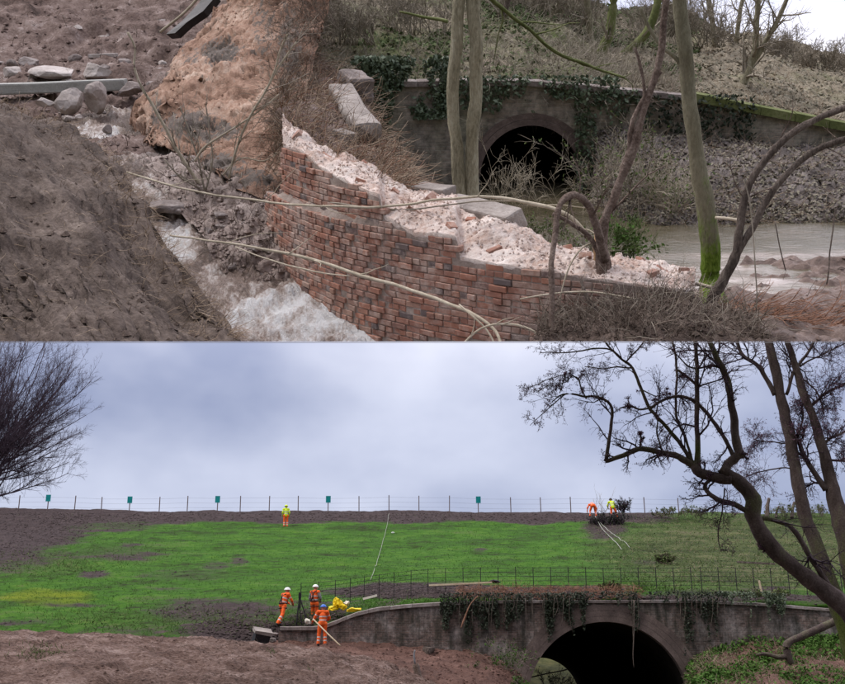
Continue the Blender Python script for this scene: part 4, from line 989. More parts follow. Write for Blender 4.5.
branch('mossy green fallen limb running down the slope over the bridge', [(480, -12, 6, 20.5), (505, 10, 5.5, 20.8), (530, 30, 5, 21), (556, 52, 4.5, 21.2), (590, 66, 4, 21.4), (625, 78, 3, 21.5)], None, 'coping_moss', lv=[(8, .6, .25, .5, .2)])
branch('mossy thin limb left of the twin trunks near the top edge', [(400, 12, 3, 20), (430, 18, 4, 20), (448, 22, 5, 19.9)], None, 'coping_moss')
# pale saplings on the clay
tree_up('snapped_sapling', 'pale snapped sapling bending up from the mud before the clay cliff', 'sapling',
        [('trunk', [(206, 192, 6), (192, 172, 5.5), (172, 140, 5), (155, 108, 4.5), (142, 88, 4), (135, 68, 3.5), (135, 48, 3), (128, 32, 4)])], 17.4, 'twig_pale', None, U(206, 192, 17.4), n=7, thin=.7,
        twigs=dict(levels=[(7, .7, .22, .5, .05, .25, .003), (3, .8, .5, .6, .2, .2, .002)], mat='twig_mid'))
tree_up('bare_shrub', 'pale bare shrub leaning right over the clay cliff beside the wall', 'shrub',
        [('trunk', [(228, 178, 4), (236, 150, 4), (250, 118, 4.5), (265, 90, 4), (282, 62, 3.5), (296, 42, 3)]),
         ('branch', [(194, 162, 4), (205, 147, 4), (228, 133, 3.5), (252, 116, 3), (278, 94, 2.5)]),
         ('branch', [(265, 90, 3.5), (275, 70, 3), (280, 50, 3), (287, 34, 2.5)]),
         ('branch', [(222, 175, 3), (240, 158, 2.5), (262, 160, 2), (280, 150, 1.6)])], 16.7, 'twig_pale', None, U(222, 180, 16.7), n=6, thin=.62,
        twigs=dict(levels=[(12, .9, .28, .5, .1, .25, .003), (4, .9, .5, .6, .2, .2, .002)], mat='twig_mid'))
tree_up('bare_shrub', 'low bare shrub at the foot of the clay cliff above the mud', 'shrub',
        [('trunk', [(205, 190, 3), (198, 160, 3), (188, 130, 2.5), (180, 105, 2)]), ('branch', [(206, 190, 3), (212, 160, 2.5), (210, 130, 2), (206, 105, 1.6)]), ('branch', [(200, 188, 3), (180, 178, 2.5), (165, 160, 2)])],
        17.0, 'twig_mid', None, U(204, 190, 17), n=6, thin=.7, twigs=dict(levels=[(10, .8, .4, .5, .1, .3, .003), (4, .8, .5, .6, .2, .2, .002)], mat='twig_mid'))
# trees on the slope above
def slope_tree(label, pts, d, mat='bark_grey', lv=None, extra=(), name='slope_tree'):
    d = slope_d(pts[0][0], pts[0][1]) - .1; pts = [(pts[0][0] - (pts[1][0] - pts[0][0]) * .7, pts[0][1] + 9, pts[0][2] * 1.25)] + list(pts)
    return tree_up(name, label, 'tree', [('trunk', pts)] + [('branch', e_) for e_ in extra], d, mat, None, U(pts[0][0], pts[0][1], d), 'trees on the slope above the bridge', n=8,
                   twigs=dict(levels=lv or [(9, .7, .4, .45, .3, .2, .006), (6, .7, .5, .5, .2, .1, .003)], mat='twig_mid'))
slope_tree('forked bare tree standing alone on the pale leafy slope at right', [(744, 82, 9), (750, 66, 8), (755, 48, 7), (757, 20, 6), (758, -20, 5)], 27.5, 'bark_grey', [(14, .9, .45, .5, .2, .1, .006), (9, .8, .5, .5, .2, .0, .004)], [[(750, 66, 6), (762, 48, 5.5), (775, 25, 5), (790, -8, 4)]])
slope_tree('mossy curved trunk on the skyline left of the leaning tree', [(632, 48, 9), (645, 34, 9), (655, 14, 9), (660, -20, 9)], 27, 'coping_moss', [(3, .7, .3, .4, .3, .1, .006)])
slope_tree('ivy clad trunk on the slope above the right end of the arch', [(603, 50, 11), (610, 30, 10), (613, 5, 9), (614, -25, 8)], 27.5, 'coping_moss', [(8, .7, .35, .4, .2, .1, .006), (5, .7, .5, .5, .2, .1, .003)])
slope_tree('dark thin trunk high on the slope above the arch', [(497, 28, 6), (505, 12, 6), (512, -20, 5)], 28, 'bark_dark')
slope_tree('grey trunk beside the ivy clad one at the top edge', [(590, 34, 7), (588, 10, 7), (584, -25, 6)], 29, 'bark_grey')
slope_tree('slim bare tree behind the leaning tree at the top edge', [(715, 44, 6), (712, 20, 6), (706, -20, 5)], 31, 'bark_grey', [(12, .9, .5, .5, .2, .1, .006), (9, .8, .5, .5, .2, .0, .004)])
slope_tree('bare tree with dense twigs right of the lone forked tree', [(735, 48, 5), (738, 25, 5), (745, -15, 4)], 33, 'bark_grey', [(14, .9, .5, .5, .1, .1, .006), (10, .8, .5, .5, .2, .0, .004)])
def bush(label, px, py, d, w, h, mat, n=26, lv=((7, .7, .5, .6, .2), (5, .7, .5, .7, .1)), grp=None, name='bare_bush', rb=.006, sp=UP, lean=(0, 0, .9), minr=.002, leaf=None):
    r = np.random.default_rng(int(px * 7 + py)); base = sp.pt(px, py, d)
    th = Thing(sp, base, name, label, 'bush', grp); W, H = w * d / F, h * d / F
    X = np.array(base) + np.stack([r.uniform(-.35, .35, n) * W, r.uniform(-.2, .2, n) * W, np.full(n, -.03)], -1)
    D = np.stack([r.normal(0, .45, n), r.normal(0, .35, n), np.full(n, 1.0)], -1) + np.array(lean) * .2
    Pt, Rr = strands(X, D, r.uniform(.5, 1.0, n) * H, rb, 6, .5, .25, r); mb = MB(); mb.tubes(Pt, Rr, 4)
    for a in lv:
        Pt, Rr = kids(Pt, Rr, *a[:4], K=4, t0=.2, lift=a[4], minr=minr, bend=.5, r=r); mb.tubes(Pt, Rr, 3)
    th.part('stems', mb, mat, kind='stuff')
    if leaf:
        mb = MB(); C_ = Pt[r.integers(0, len(Pt), leaf[1]), r.integers(1, 4, leaf[1])] + r.normal(0, .02, (leaf[1], 3)); mb.leaves(C_, leaf[2], r=r); th.part('leaves', mb, leaf[0], kind='stuff')
    return th
g1 = 'bare bushes round the bridge arch'
bush('bare pale bush of upright shoots before the left half of the arch', 497, 222, 20.5, 40, 92, 'twig_pale', 4, grp=g1, minr=.004)
bush('bare pale bush before the middle of the arch', 530, 226, 20.0, 46, 80, 'twig_pale', 4, grp=g1, minr=.004)
bush('tangled pale bush before the right edge of the arch', 572, 224, 19.6, 40, 105, 'twig_pale', 5, grp=g1, minr=.004)
bush('twiggy bush on the bank behind the snapped tree', 628, 222, 19.2, 56, 95, 'twig_mid', 14, grp=g1, minr=.004, leaf=('bramble', 600, .03))
bush('twiggy bush on the bank left of the mossy leaning trunk', 655, 226, 18.8, 60, 88, 'twig_pale', 18, grp=g1, minr=.004, leaf=('bramble', 500, .03))
bush('low green bush at the water right of the split stump', 622, 262, 15.2, 34, 45, 'bramble', 40, grp=g1, minr=.003, name='grassy_bush', leaf=('fern', 500, .03))
bush('low bush at the water edge behind the long tipped stone', 545, 240, 14.2, 46, 24, 'twig_mid', 20, grp=g1, minr=.002, leaf=('bramble', 600, .02))
bush('low bush behind the wall at the foot of the bent branch', 585, 258, 13.8, 40, 30, 'twig_mid', 30, grp=g1, minr=.002, leaf=('bramble', 400, .02))
g2 = 'bare bushes along the skyline'
for px, py, d, w, h, l in [(660, 32, 33, 70, 46, 'grey bush on the skyline behind the leaning tree'), (700, 42, 34, 70, 56, 'tall grey bush on the skyline left of the lone forked tree'), (780, 58, 36, 50, 36, 'grey bush on the skyline right of the lone forked tree'),
                           (818, 70, 37, 50, 34, 'low grey bush against the sky near the right edge'), (852, 74, 37, 50, 36, 'low grey bush against the sky at the right edge'), (570, 20, 32, 70, 50, 'grey bush at the top edge above the arch'), (420, 30, 28, 90, 60, 'grey bush at the top edge left of the twin trunks'), (350, 40, 25, 70, 60, 'grey bush above the straw mound'), (310, 30, 24, 60, 60, 'grey bush at the right edge of the clay cliff'), (525, 14, 32, 70, 46, 'grey bush on the slope left of the dark thin trunk')]:
    bush(l, px, py + 4, slope_d(px, py + 4) - .1, w, h, 'twig_mid', 46, ((7, .8, .45, .6, .15), (6, .8, .5, .7, .1)), g2, rb=.012, minr=.0055)

mat_n('ground_green', S3((.035, .05, .022), (.08, .11, .045), (.17, .20, .10)), 1.5, 10, bd=.01)
# ------------------------------------------------------------------ ivy, straw, litter, root tangle of the terrace
def wall_scatter(path, pxr, pyr, n, off=.05, spread=.05, d=22):
    px = rng.uniform(*pxr, n); py = rng.uniform(*pyr, n); A = UP.arr(np.stack([px, py, np.full(n, float(d))], -1))
    s = path.s_of_x(A[:, 0]); x, y = path.at(s, off); return np.stack([x, y + rng.normal(0, spread, n), A[:, 2]], -1), px, py
def ivy_on(label, regs, base, mat='ivy'):
    mb = MB()
    for (xr, yr, n, off) in regs:
        C_, px, py = wall_scatter(pth, xr, yr, n, off)
        keep = fbm(C_ * np.array([1, 1, .45]), 2.2, 3) > (py - yr[0]) / (yr[1] - yr[0]) * .9 - .62
        mb.leaves(C_[keep], .05, normal=(0, -.8, .3), tilt=.7)
    return single(UP, 'ivy', mb, mat, base, label, 'ivy', kind='stuff', smooth=False)
ivy_on('dark glossy ivy hanging over the left end of the bridge wall', [((355, 448), (56, 118), 3600, .10), ((352, 392), (58, 142), 2200, .18)], U(400, 100, 21.8))
ivy_on('thin ivy trailing down the bridge wall above the arch', [((440, 620), (76, 112), 1900, .08), ((575, 640), (90, 205), 1700, .08)], U(600, 130, 22))
ivy_on('ivy patches on the wing wall behind the leaning tree', [((630, 760), (96, 150), 1000, .08)], U(690, 120, 22.2), 'ivy_dark')
def litter(label, G, n, size, mat, base, name='leaf_litter', mask=None, up_=.02, tilt=.5, cat='leaves'):
    X, nn = sample(G, n, mask=mask); X = X + nn * up_; ok = X @ np.array(BASE_N) > .01
    mb = MB(); mb.leaves(X[ok], size, normal=nn[ok], tilt=tilt)
    return single(UP, name, mb, mat, base, label, cat, kind='stuff', smooth=False)
sl_r = (C_sl[..., 0] > 640).astype(float); sl_l = 1 - sl_r
litter('fallen leaves covering the open slope at right', G_slope, 14000, .05, 'leaf_litter_pale', U(760, 100, 25), mask=sl_r)
litter('fallen leaves on the slope above the bridge', G_slope, 7000, .045, 'leaf_litter', U(500, 60, 25), mask=sl_l)
litter('ivy and brambles creeping over the slope above the bridge', G_slope, 11000, .06, 'ground_green', U(520, 50, 25), 'ground_ivy', mask=np.clip(fbm(G_slope, .5, 3) + .15, 0, 1) * (C_sl[..., 0] < 700), up_=.08, tilt=.9, cat='ivy')
litter('thick leaf litter on the far river bank', G_fb, 9000, .040, 'leaf_litter_pale', U(760, 190, 20), up_=.02, tilt=.8)
litter('dark leaves on the far river bank', G_fb, 5000, .045, 'bank_litter', U(720, 190, 20), up_=.02, tilt=.8)
def tangle(label, G, n, L, r0, mat, base, name, bias=(0, 0, 0), mask=None, spread=1.0, nb=.35, bend=.6, droop=.3, cat='twigs', K=5):
    X, nn = sample(G, n, mask=mask); D = rng.normal(size=(n, 3)) * spread * .6 + np.array(bias) + nn * nb
    Pt, Rr = strands(X - nn * .01, D, L * rng.uniform(.4, 1.3, n), r0 * rng.uniform(.6, 1.4, n), K, bend, droop)
    ok = (Pt @ np.array(BASE_N)).min(1) > .004; mb = MB(); mb.tubes(Pt[ok], Rr[ok], 3)
    return single(UP, name, mb, mat, base, label, cat, kind='stuff')
tangle('dry straw and brown stalks hanging over the mound behind the wall', G_mnd, 3200, .55, .006, 'straw', U(340, 140, 16.5), 'dry_straw', (.5, -.55, -.35), nb=.5)
tangle('rusty dead stalks on the mound behind the wall', G_mnd, 1100, .5, .006, 'twig_red', U(350, 150, 16.2), 'dead_stalks', (.55, -.5, -.4), nb=.4)
tangle('dark dead twigs on the mound behind the wall', G_mnd, 900, .45, .006, 'straw_dark', U(320, 130, 16.7), 'dead_twigs', (.2, -.4, 0), nb=.5)
tangle('dry grass and roots hanging over the crest of the near mud bank', G_bank, 1800, .28, .004, 'straw', U(120, 190, 13.5), 'dry_grass', (.5, -.2, -.2), mask=np.exp(-((np.arange(170) - 12) / 16.) ** 2)[:, None] * np.ones(210)[None], nb=.5)
tangle('dark dead grass over the near mud bank', G_bank, 4200, .18, .003, 'straw_dark', U(80, 260, 10.5), 'dead_grass', (.35, -.5, -.25), nb=.2)
tangle('pale stalks lying on the near mud bank', G_bank, 700, .32, .003, 'straw', U(60, 230, 11), 'pale_stalks', (.6, -.4, -.35), nb=.12)
clay_n = 500
X, nn = sample(G_clay, clay_n); clod = MB(); rr = rng.uniform(.01, .04, clay_n); O = np.array([(1, 0, 0), (-1, 0, 0), (0, 1, 0), (0, -1, 0), (0, 0, .8), (0, 0, -.6)]); T = np.array([(0, 2, 4), (2, 1, 4), (1, 3, 4), (3, 0, 4), (2, 0, 5), (1, 2, 5), (3, 1, 5), (0, 3, 5)])
clod.add(X[:, None] + O[None] * rr[:, None, None] * rng.uniform(.55, 1.35, (clay_n, 6, 1)), None, (np.arange(clay_n)[:, None, None] * 6 + T[None]).reshape(-1, 3)); single(UP, 'clay_crumbs', clod, 'clay', U(220, 110, 19.5), 'crumbling lumps on the clay cliff', 'clay', kind='stuff', smooth=False)
tangle('thin roots hanging on the clay cliff face', G_clay, 800, .5, .004, 'twig_mid', U(240, 110, 19), 'hanging_roots', (0, -.2, -.8), nb=.2, mask=(C_clay[..., 0] > 215).astype(float))
tangle('dead stalks beside the clay cliff top', G_clay, 1300, .6, .005, 'straw_dark', U(285, 60, 20.5), 'dead_stalks', (0, -.3, -.2), nb=.7, mask=np.clip((C_clay[..., 0] - 268) / 20, 0, 1))
tangle('twigs and litter strewn over the mud spit', G_deb, 900, .35, .005, 'straw_dark', U(240, 230, 15.6), 'twig_litter', (.3, -.2, 0), nb=.3)
tangle('dead stalks strewn over the bare slope at left', G_hill, 2200, .35, .006, 'straw_dark', U(80, 60, 27), 'dead_stalks', (.3, -.3, 0), nb=.35)
tangle('dead brambles on the slope above the bridge', G_slope, 7500, .7, .006, 'twig_mid', U(480, 50, 25), 'dead_brambles', (.2, -.2, .1), nb=.5, mask=(C_sl[..., 0] < 680).astype(float))
tangle('pale dry grass on the open slope at right', G_slope, 2600, .3, .005, 'straw', U(760, 90, 26), 'dry_grass', (.1, -.2, .2), nb=.6, mask=sl_r)
tangle('tangled twigs and stalks on the far river bank', G_fb, 2600, .4, .004, 'straw', U(740, 190, 20), 'bank_twigs', (.2, -.3, .1), nb=.4)
tangle('dark tangled roots and twigs at the foot of the broken wall', G_rt, 3200, .32, .005, 'straw_dark', U(630, 320, 10.6), 'root_tangle', (.1, -.3, .15), nb=.5, bend=1.1)
tangle('pale thin twigs sticking out of the dark root tangle', G_rt, 420, .5, .004, 'twig_mid', U(640, 315, 10.6), 'twig_tangle', (.2, -.2, .5), nb=.6, bend=.8)
msk = ((G_mud[..., 1] < 12.3) & (G_mud[..., 1] > 11.35)).astype(float)
tangle('heap of rusty brown twigs along the lower right edge', G_mud, 2600, .55, .006, 'twig_red', U(780, 330, 11), 'rusty_twigs', (1.0, -.12, .05), spread=.35, nb=.12, mask=msk * (G_mud[..., 0] > 2.3))
tangle('twigs stranded on the mudflat', G_mud, 300, .4, .005, 'straw_dark', U(770, 300, 12), 'stranded_twigs', (.8, 0, .05), spread=.5, nb=.1)
X, nn = sample(G_mud, 500, mask=(G_mud[..., 2] > ZR).astype(float)); clod = MB()
for x in X:
    rr = rng.uniform(.015, .06); V = np.array([(1, 0, 0), (-1, 0, 0), (0, 1, 0), (0, -1, 0), (0, 0, .7), (0, 0, -.5)]) * rr * rng.uniform(.6, 1.3, (6, 1))
    clod.add(V + x, None, [(0, 2, 4), (2, 1, 4), (1, 3, 4), (3, 0, 4), (2, 0, 5), (1, 2, 5), (3, 1, 5), (0, 3, 5)])
single(UP, 'mud_clods', clod, 'mud_wet', U(770, 300, 12), 'wet clods of mud on the mudflat', 'mud', kind='stuff', smooth=False)
for G, n, mt, l, b_ in ((G_bank, 500, 'soil_roots', 'small clods on the near mud bank', U(90, 260, 10.5)), (G_hill, 1800, 'soil_hill', 'earth clods and rubble on the bare slope', U(90, 80, 25)), (G_deb, 900, 'mud_debris', 'earth clods on the mud spit', U(240, 240, 15.6)), (G_rt, 600, 'soil_roots', 'earth clods among the roots', U(640, 320, 10.5))):
    X, nn = sample(G, n); clod = MB(); rr = rng.uniform(.012, .06, n) * (1.5 if G is G_hill else 1)
    O = np.array([(1, 0, 0), (-1, 0, 0), (0, 1, 0), (0, -1, 0), (0, 0, .8), (0, 0, -.6)])
    V = X[:, None] + O[None] * rr[:, None, None] * rng.uniform(.55, 1.35, (n, 6, 1)); T = np.array([(0, 2, 4), (2, 1, 4), (1, 3, 4), (3, 0, 4), (2, 0, 5), (1, 2, 5), (3, 1, 5), (0, 3, 5)])
    clod.add(V, None, (np.arange(n)[:, None, None] * 6 + T[None]).reshape(-1, 3)); single(UP, 'earth_clods', clod, mt, b_, l, 'earth', kind='stuff', smooth=False)

# ================================================================== SETTING OF THE VALLEY (lower half)
W = LO.pt
GZ = -CAM.z                                   # height of the valley floor below the eye
mb = MB(); n_ = 60
gx = np.concatenate([-np.geomspace(2500, 30, 20), np.linspace(-25, 25, 11), np.geomspace(30, 2500, 20)])
gy = np.concatenate([-np.geomspace(2500, 30, 12), np.linspace(-20, 140, 20), np.geomspace(170, 2500, 14)])
G = np.array([[(x, y, GZ + .15 * math.sin(x * .13) * math.cos(y * .11)) for x in gx] for y in gy])
mb.grid(G); single(LO, 'ground', mb, 'valley_floor', (0, 0, GZ), kind='structure')

TOPD = 90.0
rowsE = [[(-260, 520, 116), (0, 530, 118), (200, 530, 118), (420, 530, 118), (650, 530, 118), (1150, 530, 118)],
         [(-260, 509, 96), (0, 510, 96), (200, 513, 96), (420, 513, 96), (650, 514.5, 96), (1150, 515, 96)],
         [(-260, 510, 91), (0, 511.5, 91), (150, 513.5, 90.5), (420, 514, 90), (650, 515, 90), (1150, 516, 90)],
         [(-260, 527, 85), (0, 529, 84.5), (150, 527, 84.5), (420, 525.5, 85), (650, 526, 85), (1150, 528, 85)],
         [(-260, 548, 75), (0, 548, 75), (150, 546, 75), (420, 545, 75.5), (650, 545, 75.5), (1150, 548, 75)],
         [(-260, 572, 66), (0, 572, 66), (150, 570, 66), (420, 563, 67), (650, 562, 67), (1150, 568, 66)],
         [(-260, 600, 57.5), (0, 600, 57.5), (150, 598, 57), (330, 586, 57.5), (420, 577, 58.5), (650, 575, 59), (1150, 584, 58)],
         [(-260, 630, 51), (0, 629, 51.3), (150, 625, 51), (280, 614, 51.6), (350, 601, 52.4), (430, 590, 52.8), (620, 586, 52.8), (700, 588, 52.6), (1150, 606, 52)],
         [(-260, 655, 47.6), (0, 652, 47.8), (150, 647, 48.3), (272, 633, 50.0), (325, 617, 50.6), (390, 604, 50.5), (450, 598, 49.9), (600, 596, 49.7), (700, 597, 49.7), (1150, 618, 49.6)],
         [(-260, 672, 45), (0, 668, 45.2), (150, 664, 45.8), (262, 646, 49.45), (322, 632, 49.7), (385, 616, 49.9), (450, 608, 49.7), (600, 606, 49.6), (700, 607, 49.6), (1150, 628, 49.5)]]
G_emb, C_e = loft(LO, rowsE, 330, 210)
G_emb[..., 2] += .10 * fbm(G_emb * np.array([1, 1, .3]), .45, 4) + .05 * fbm(G_emb, 1.8, 3)
px, py = C_e[..., 0], C_e[..., 1]
soil = np.clip((524.5 + 1.5 * np.sin(px * .05) - py) / 4, 0, 1) * .66 * np.clip((px + 400) / 60, 0, 1) * np.clip((700 - px) / 60, .25, 1)
soil = np.maximum(soil, blotch(C_e, [(20, 532, 75, 20, .66), (-60, 545, 120, 34, .7), (20, 560, 40, 8, .42), (110, 553, 60, 10, .34), (190, 575, 60, 8, .34), (120, 525, 45, 8, .45), (70, 527, 40, 7, .5), (92, 575, 18, 5, .5), (60, 553, 30, 5, .38), (240, 563, 12, 4, .5), (215, 567, 20, 6, .38),
                                     (215, 612, 80, 14, .52), (250, 632, 80, 16, .7), (150, 640, 60, 8, .4), (15, 550, 14, 6, .9), (320, 615, 40, 10, .5), (290, 628, 40, 12, .55), (20, 622, 40, 5, .38), (430, 591, 110, 8, .85), (480, 551, 8, 3, .4), (550, 593, 80, 8, .85), (700, 592, 60, 4, .4), (130, 545, 14, 3, .4),
                                     (605, 527, 24, 12, .6), (645, 563, 20, 3, .4), (172, 590, 40, 3, .25), (60, 604, 60, 3, .3), (760, 590, 30, 4, .4), (720, 597, 140, 5, .55), (850, 602, 60, 5, .5), (40, 520, 90, 9, .66)]))
soil = np.maximum(soil, (py > 600 + np.clip((300 - px), 0, 300) * .13) * .25)
rgh = blotch(C_e, [(760, 550, 180, 48, .7), (600, 530, 25, 12, .4), (660, 580, 70, 14, .3), (180, 620, 180, 14, .3), (40, 565, 70, 16, .34), (130, 555, 60, 14, .25)])
yel = blotch(C_e, [(45, 597, 62, 11, .62), (100, 590, 40, 6, .3), (20, 583, 40, 5, .3)])
mb = MB(); mb.grid(G_emb); single(LO, 'embankment', mb, 'embankment', W(420, 600, 52), kind='structure', attrs={'soil': soil, 'rough': rgh, 'yellow': yel})
# grass tufts so the slope is not a bare sheet
g_w = np.clip(1 - soil * 1.6, .02, 1) * (C_e[..., 2] < 90)
X, nn = sample(G_emb, 26000, mask=g_w); D = nn * .8 + rng.normal(size=X.shape) * .5
Pt, Rr = strands(X, D, rng.uniform(.05, .16, len(X)), .012, 3, .4); mb = MB(); mb.tubes(Pt, Rr, 3)
single(LO, 'grass', mb, 'grass_blade', W(420, 580, 55), 'short new grass on the embankment slope', 'grass', kind='stuff')
X, nn = sample(G_emb, 1300, mask=np.clip(rgh - .3, 0, 1) * (C_e[..., 2] < 90)); Pt, Rr = strands(X, nn * .5 + rng.normal(size=X.shape) * .6, rng.uniform(.15, .45, len(X)), .011, 4, .6, .5); mb = MB(); mb.tubes(Pt, Rr, 3)
single(LO, 'dead_tussocks', mb, 'straw', W(760, 560, 58), 'pale dead tussocks on the right of the embankment', 'grass', kind='stuff')
X, nn = sample(G_emb, 6500, mask=np.clip(rgh - .1, 0, 1) * (C_e[..., 2] < 90)); D = nn * .6 + rng.normal(size=X.shape) * .6
Pt, Rr = strands(X, D, rng.uniform(.15, .5, len(X)), .013, 4, .6, .4); mb = MB(); mb.tubes(Pt, Rr, 3)
single(LO, 'rough_grass', mb, 'bramble', W(740, 560, 55), 'rough tussocky grass on the right of the embankment', 'grass', kind='stuff')
X, nn = sample(G_emb, 2600, mask=np.clip(rgh - .25, 0, 1) * (C_e[..., 2] < 90)); mb = MB(); mb.leaves(X + nn * .05, .06, normal=nn, tilt=.6)
single(LO, 'weeds', mb, 'bramble', W(740, 570, 55), 'low weeds on the right of the embankment', 'weeds', kind='stuff', smooth=False)
def clods(G, n, mt, base, label, mask=None, s=(.02, .1), name='soil_clods'):
    X, nn = sample(G, n, mask=mask); rr = rng.uniform(*s, n); mb = MB()
    O = np.array([(1, 0, 0), (-1, 0, 0), (0, 1, 0), (0, -1, 0), (0, 0, .8), (0, 0, -.6)]); T = np.array([(0, 2, 4), (2, 1, 4), (1, 3, 4), (3, 0, 4), (2, 0, 5), (1, 2, 5), (3, 1, 5), (0, 3, 5)])
    V = X[:, None] + O[None] * rr[:, None, None] * rng.uniform(.55, 1.35, (n, 6, 1)); mb.add(V, None, (np.arange(n)[:, None, None] * 6 + T[None]).reshape(-1, 3))
    return single(LO, name, mb, mt, base, label, 'soil', kind='stuff', smooth=False)
mat_n('soil_dark', S3((.02, .015, .014), (.05, .037, .035), (.11, .083, .078)), 1.5, 8, bd=.03)
clods(G_emb, 7000, 'soil_dark', W(300, 620, 51), 'dark soil clods on the bare parts of the embankment', mask=np.clip(soil - .3, 0, 1) * (C_e[..., 2] < 91), s=(.03, .12))

# soil heap in the foreground, reddish soil by the wing wall, undergrowth at right
cr = [(-260, 627), (-120, 629), (0, 632), (100, 635.5), (200, 641), (260, 645), (330, 651), (380, 662), (420, 676), (470, 700), (540, 735)]
G_fg, C_fg = loft(LO, [[(x, y + 14, 46.5) for x, y in cr], [(x, y + 5, 44.2) for x, y in cr], [(x, y, 42) for x, y in cr], [(x, y + 9, 40) for x, y in cr], [(x, y + 26, 37.6) for x, y in cr], [(x, y + 52, 35) for x, y in cr], [(x, y + 95, 31.5) for x, y in cr], [(x, y + 160, 27.5) for x, y in cr]], 260, 150)
G_fg = rough(G_fg, (.35, .12, 3), (1.6, .12, 4), (5, .05, 4))
mb = MB(); mb.grid(G_fg); single(LO, 'soil_heap', mb, 'soil_pink', W(150, 670, 37), kind='structure')
clods(G_fg, 4500, 'soil_pink', W(150, 670, 37), 'pinkish clods on the soil heap in the foreground', s=(.012, .055))
X, nn = sample(G_fg, 2600); Pt, Rr = strands(X, nn * .1 + rng.normal(size=X.shape) * np.array([1, .6, .15]), rng.uniform(.1, .4, len(X)), .007, 4, .5); mb = MB(); mb.tubes(Pt, Rr, 3)
single(LO, 'straw_litter', mb, 'straw_dark', W(150, 672, 37), 'bits of straw and root on the soil heap', 'straw', kind='stuff')
X, nn = sample(G_fg, 260, mask=np.exp(-((C_fg[..., 0] - 38) / 16) ** 2 - ((C_fg[..., 1] - 652) / 5) ** 2) + .6 * np.exp(-((C_fg[..., 0] - 270) / 4) ** 2 - ((C_fg[..., 1] - 652) / 2) ** 2) + .5 * np.exp(-((C_fg[..., 0] - 311) / 4) ** 2 - ((C_fg[..., 1] - 670) / 2) ** 2))
Pt, Rr = strands(X, nn + rng.normal(size=X.shape) * .5, rng.uniform(.06, .2, len(X)), .012, 3); mb = MB(); mb.tubes(Pt, Rr, 3)
single(LO, 'weed_tufts', mb, 'bramble', W(38, 655, 38), 'few small weeds sprouting on the soil heap', 'weeds', kind='stuff')
rd = [(255, 648), (300, 644), (335, 642), (400, 647), (450, 650), (490, 657), (515, 672), (532, 692), (580, 720)]
G_rd, C_rd = loft(LO, [[(x, y - 4, 49.3) for x, y in rd], [(x, y + 4, 47.6) for x, y in rd], [(x, y + 17, 45.4) for x, y in rd], [(x, y + 36, 42.8) for x, y in rd], [(x, y + 62, 40) for x, y in rd]], 170, 80)
G_rd = rough(G_rd, (.5, .12, 3), (2, .08, 4), (6, .03, 3))
mb = MB(); mb.grid(G_rd); single(LO, 'red_soil', mb, 'soil_red', W(430, 665, 46), kind='structure')
clods(G_rd, 2600, 'soil_red', W(430, 665, 46), 'reddish clods below the wing wall', s=(.02, .08), name='red_clods')
rt = [(692, 676), (704, 664), (722, 657), (780, 653), (845, 650), (940, 650), (1150, 655)]
G_ug, C_ug = loft(LO, [[(x, y - 8, 48.9) for x, y in rt], [(x, y, 47.5) for x, y in rt], [(x, y + 14, 45.5) for x, y in rt], [(x, y + 34, 42) for x, y in rt], [(x, y + 62, 37.5) for x, y in rt], [(x, y + 110, 31) for x, y in rt], [(x, y + 170, 26) for x, y in rt]], 150, 110)
G_ug = rough(G_ug, (.4, .22, 3), (1.8, .12, 4))
mb = MB(); mb.grid(G_ug); single(LO, 'undergrowth_bank', mb, 'soil_red', W(780, 670, 45), kind='structure')
X, nn = sample(G_ug, 11000, mask=np.clip(fbm(G_ug, .55, 3) + .5, .0, 1.2) * (C_ug[..., 2] > 38)); 
mb = MB(); Pt, Rr = strands(X, nn + rng.normal(size=X.shape) * .7, rng.uniform(.08, .35, len(X)), .016, 4, .6, .5); mb.tubes(Pt, Rr, 3); mb.leaves(X[:9000] + nn[:9000] * rng.uniform(.04, .3, (9000, 1)), .075, normal=nn[:9000], tilt=.8)
single(LO, 'undergrowth', mb, 'fern', W(780, 670, 45), 'bright green undergrowth below the bridge wall at right', 'undergrowth', kind='stuff', smooth=False)
X, nn = sample(G_ug, 2600, mask=np.clip(-fbm(G_ug, .55, 3) + .1, 0, 1) * (C_ug[..., 2] > 38)); mb = MB(); Pt, Rr = strands(X, nn * .4 + rng.normal(size=X.shape) * .7, rng.uniform(.2, .6, len(X)), .010, 4, .6, .4); mb.tubes(Pt, Rr, 3)
single(LO, 'dead_bracken', mb, 'straw', W(740, 665, 46), 'dead brown bracken among the green undergrowth', 'bracken', kind='stuff')
# green bank seen through the tunnel
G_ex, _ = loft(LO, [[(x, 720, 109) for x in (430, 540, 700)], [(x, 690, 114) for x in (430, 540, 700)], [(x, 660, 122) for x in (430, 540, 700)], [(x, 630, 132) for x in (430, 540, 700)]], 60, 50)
mb = MB(); mb.grid(rough(G_ex, (.5, .2, 4))); single(LO, 'far_bank', mb, 'far_field', W(540, 700, 112), kind='structure')

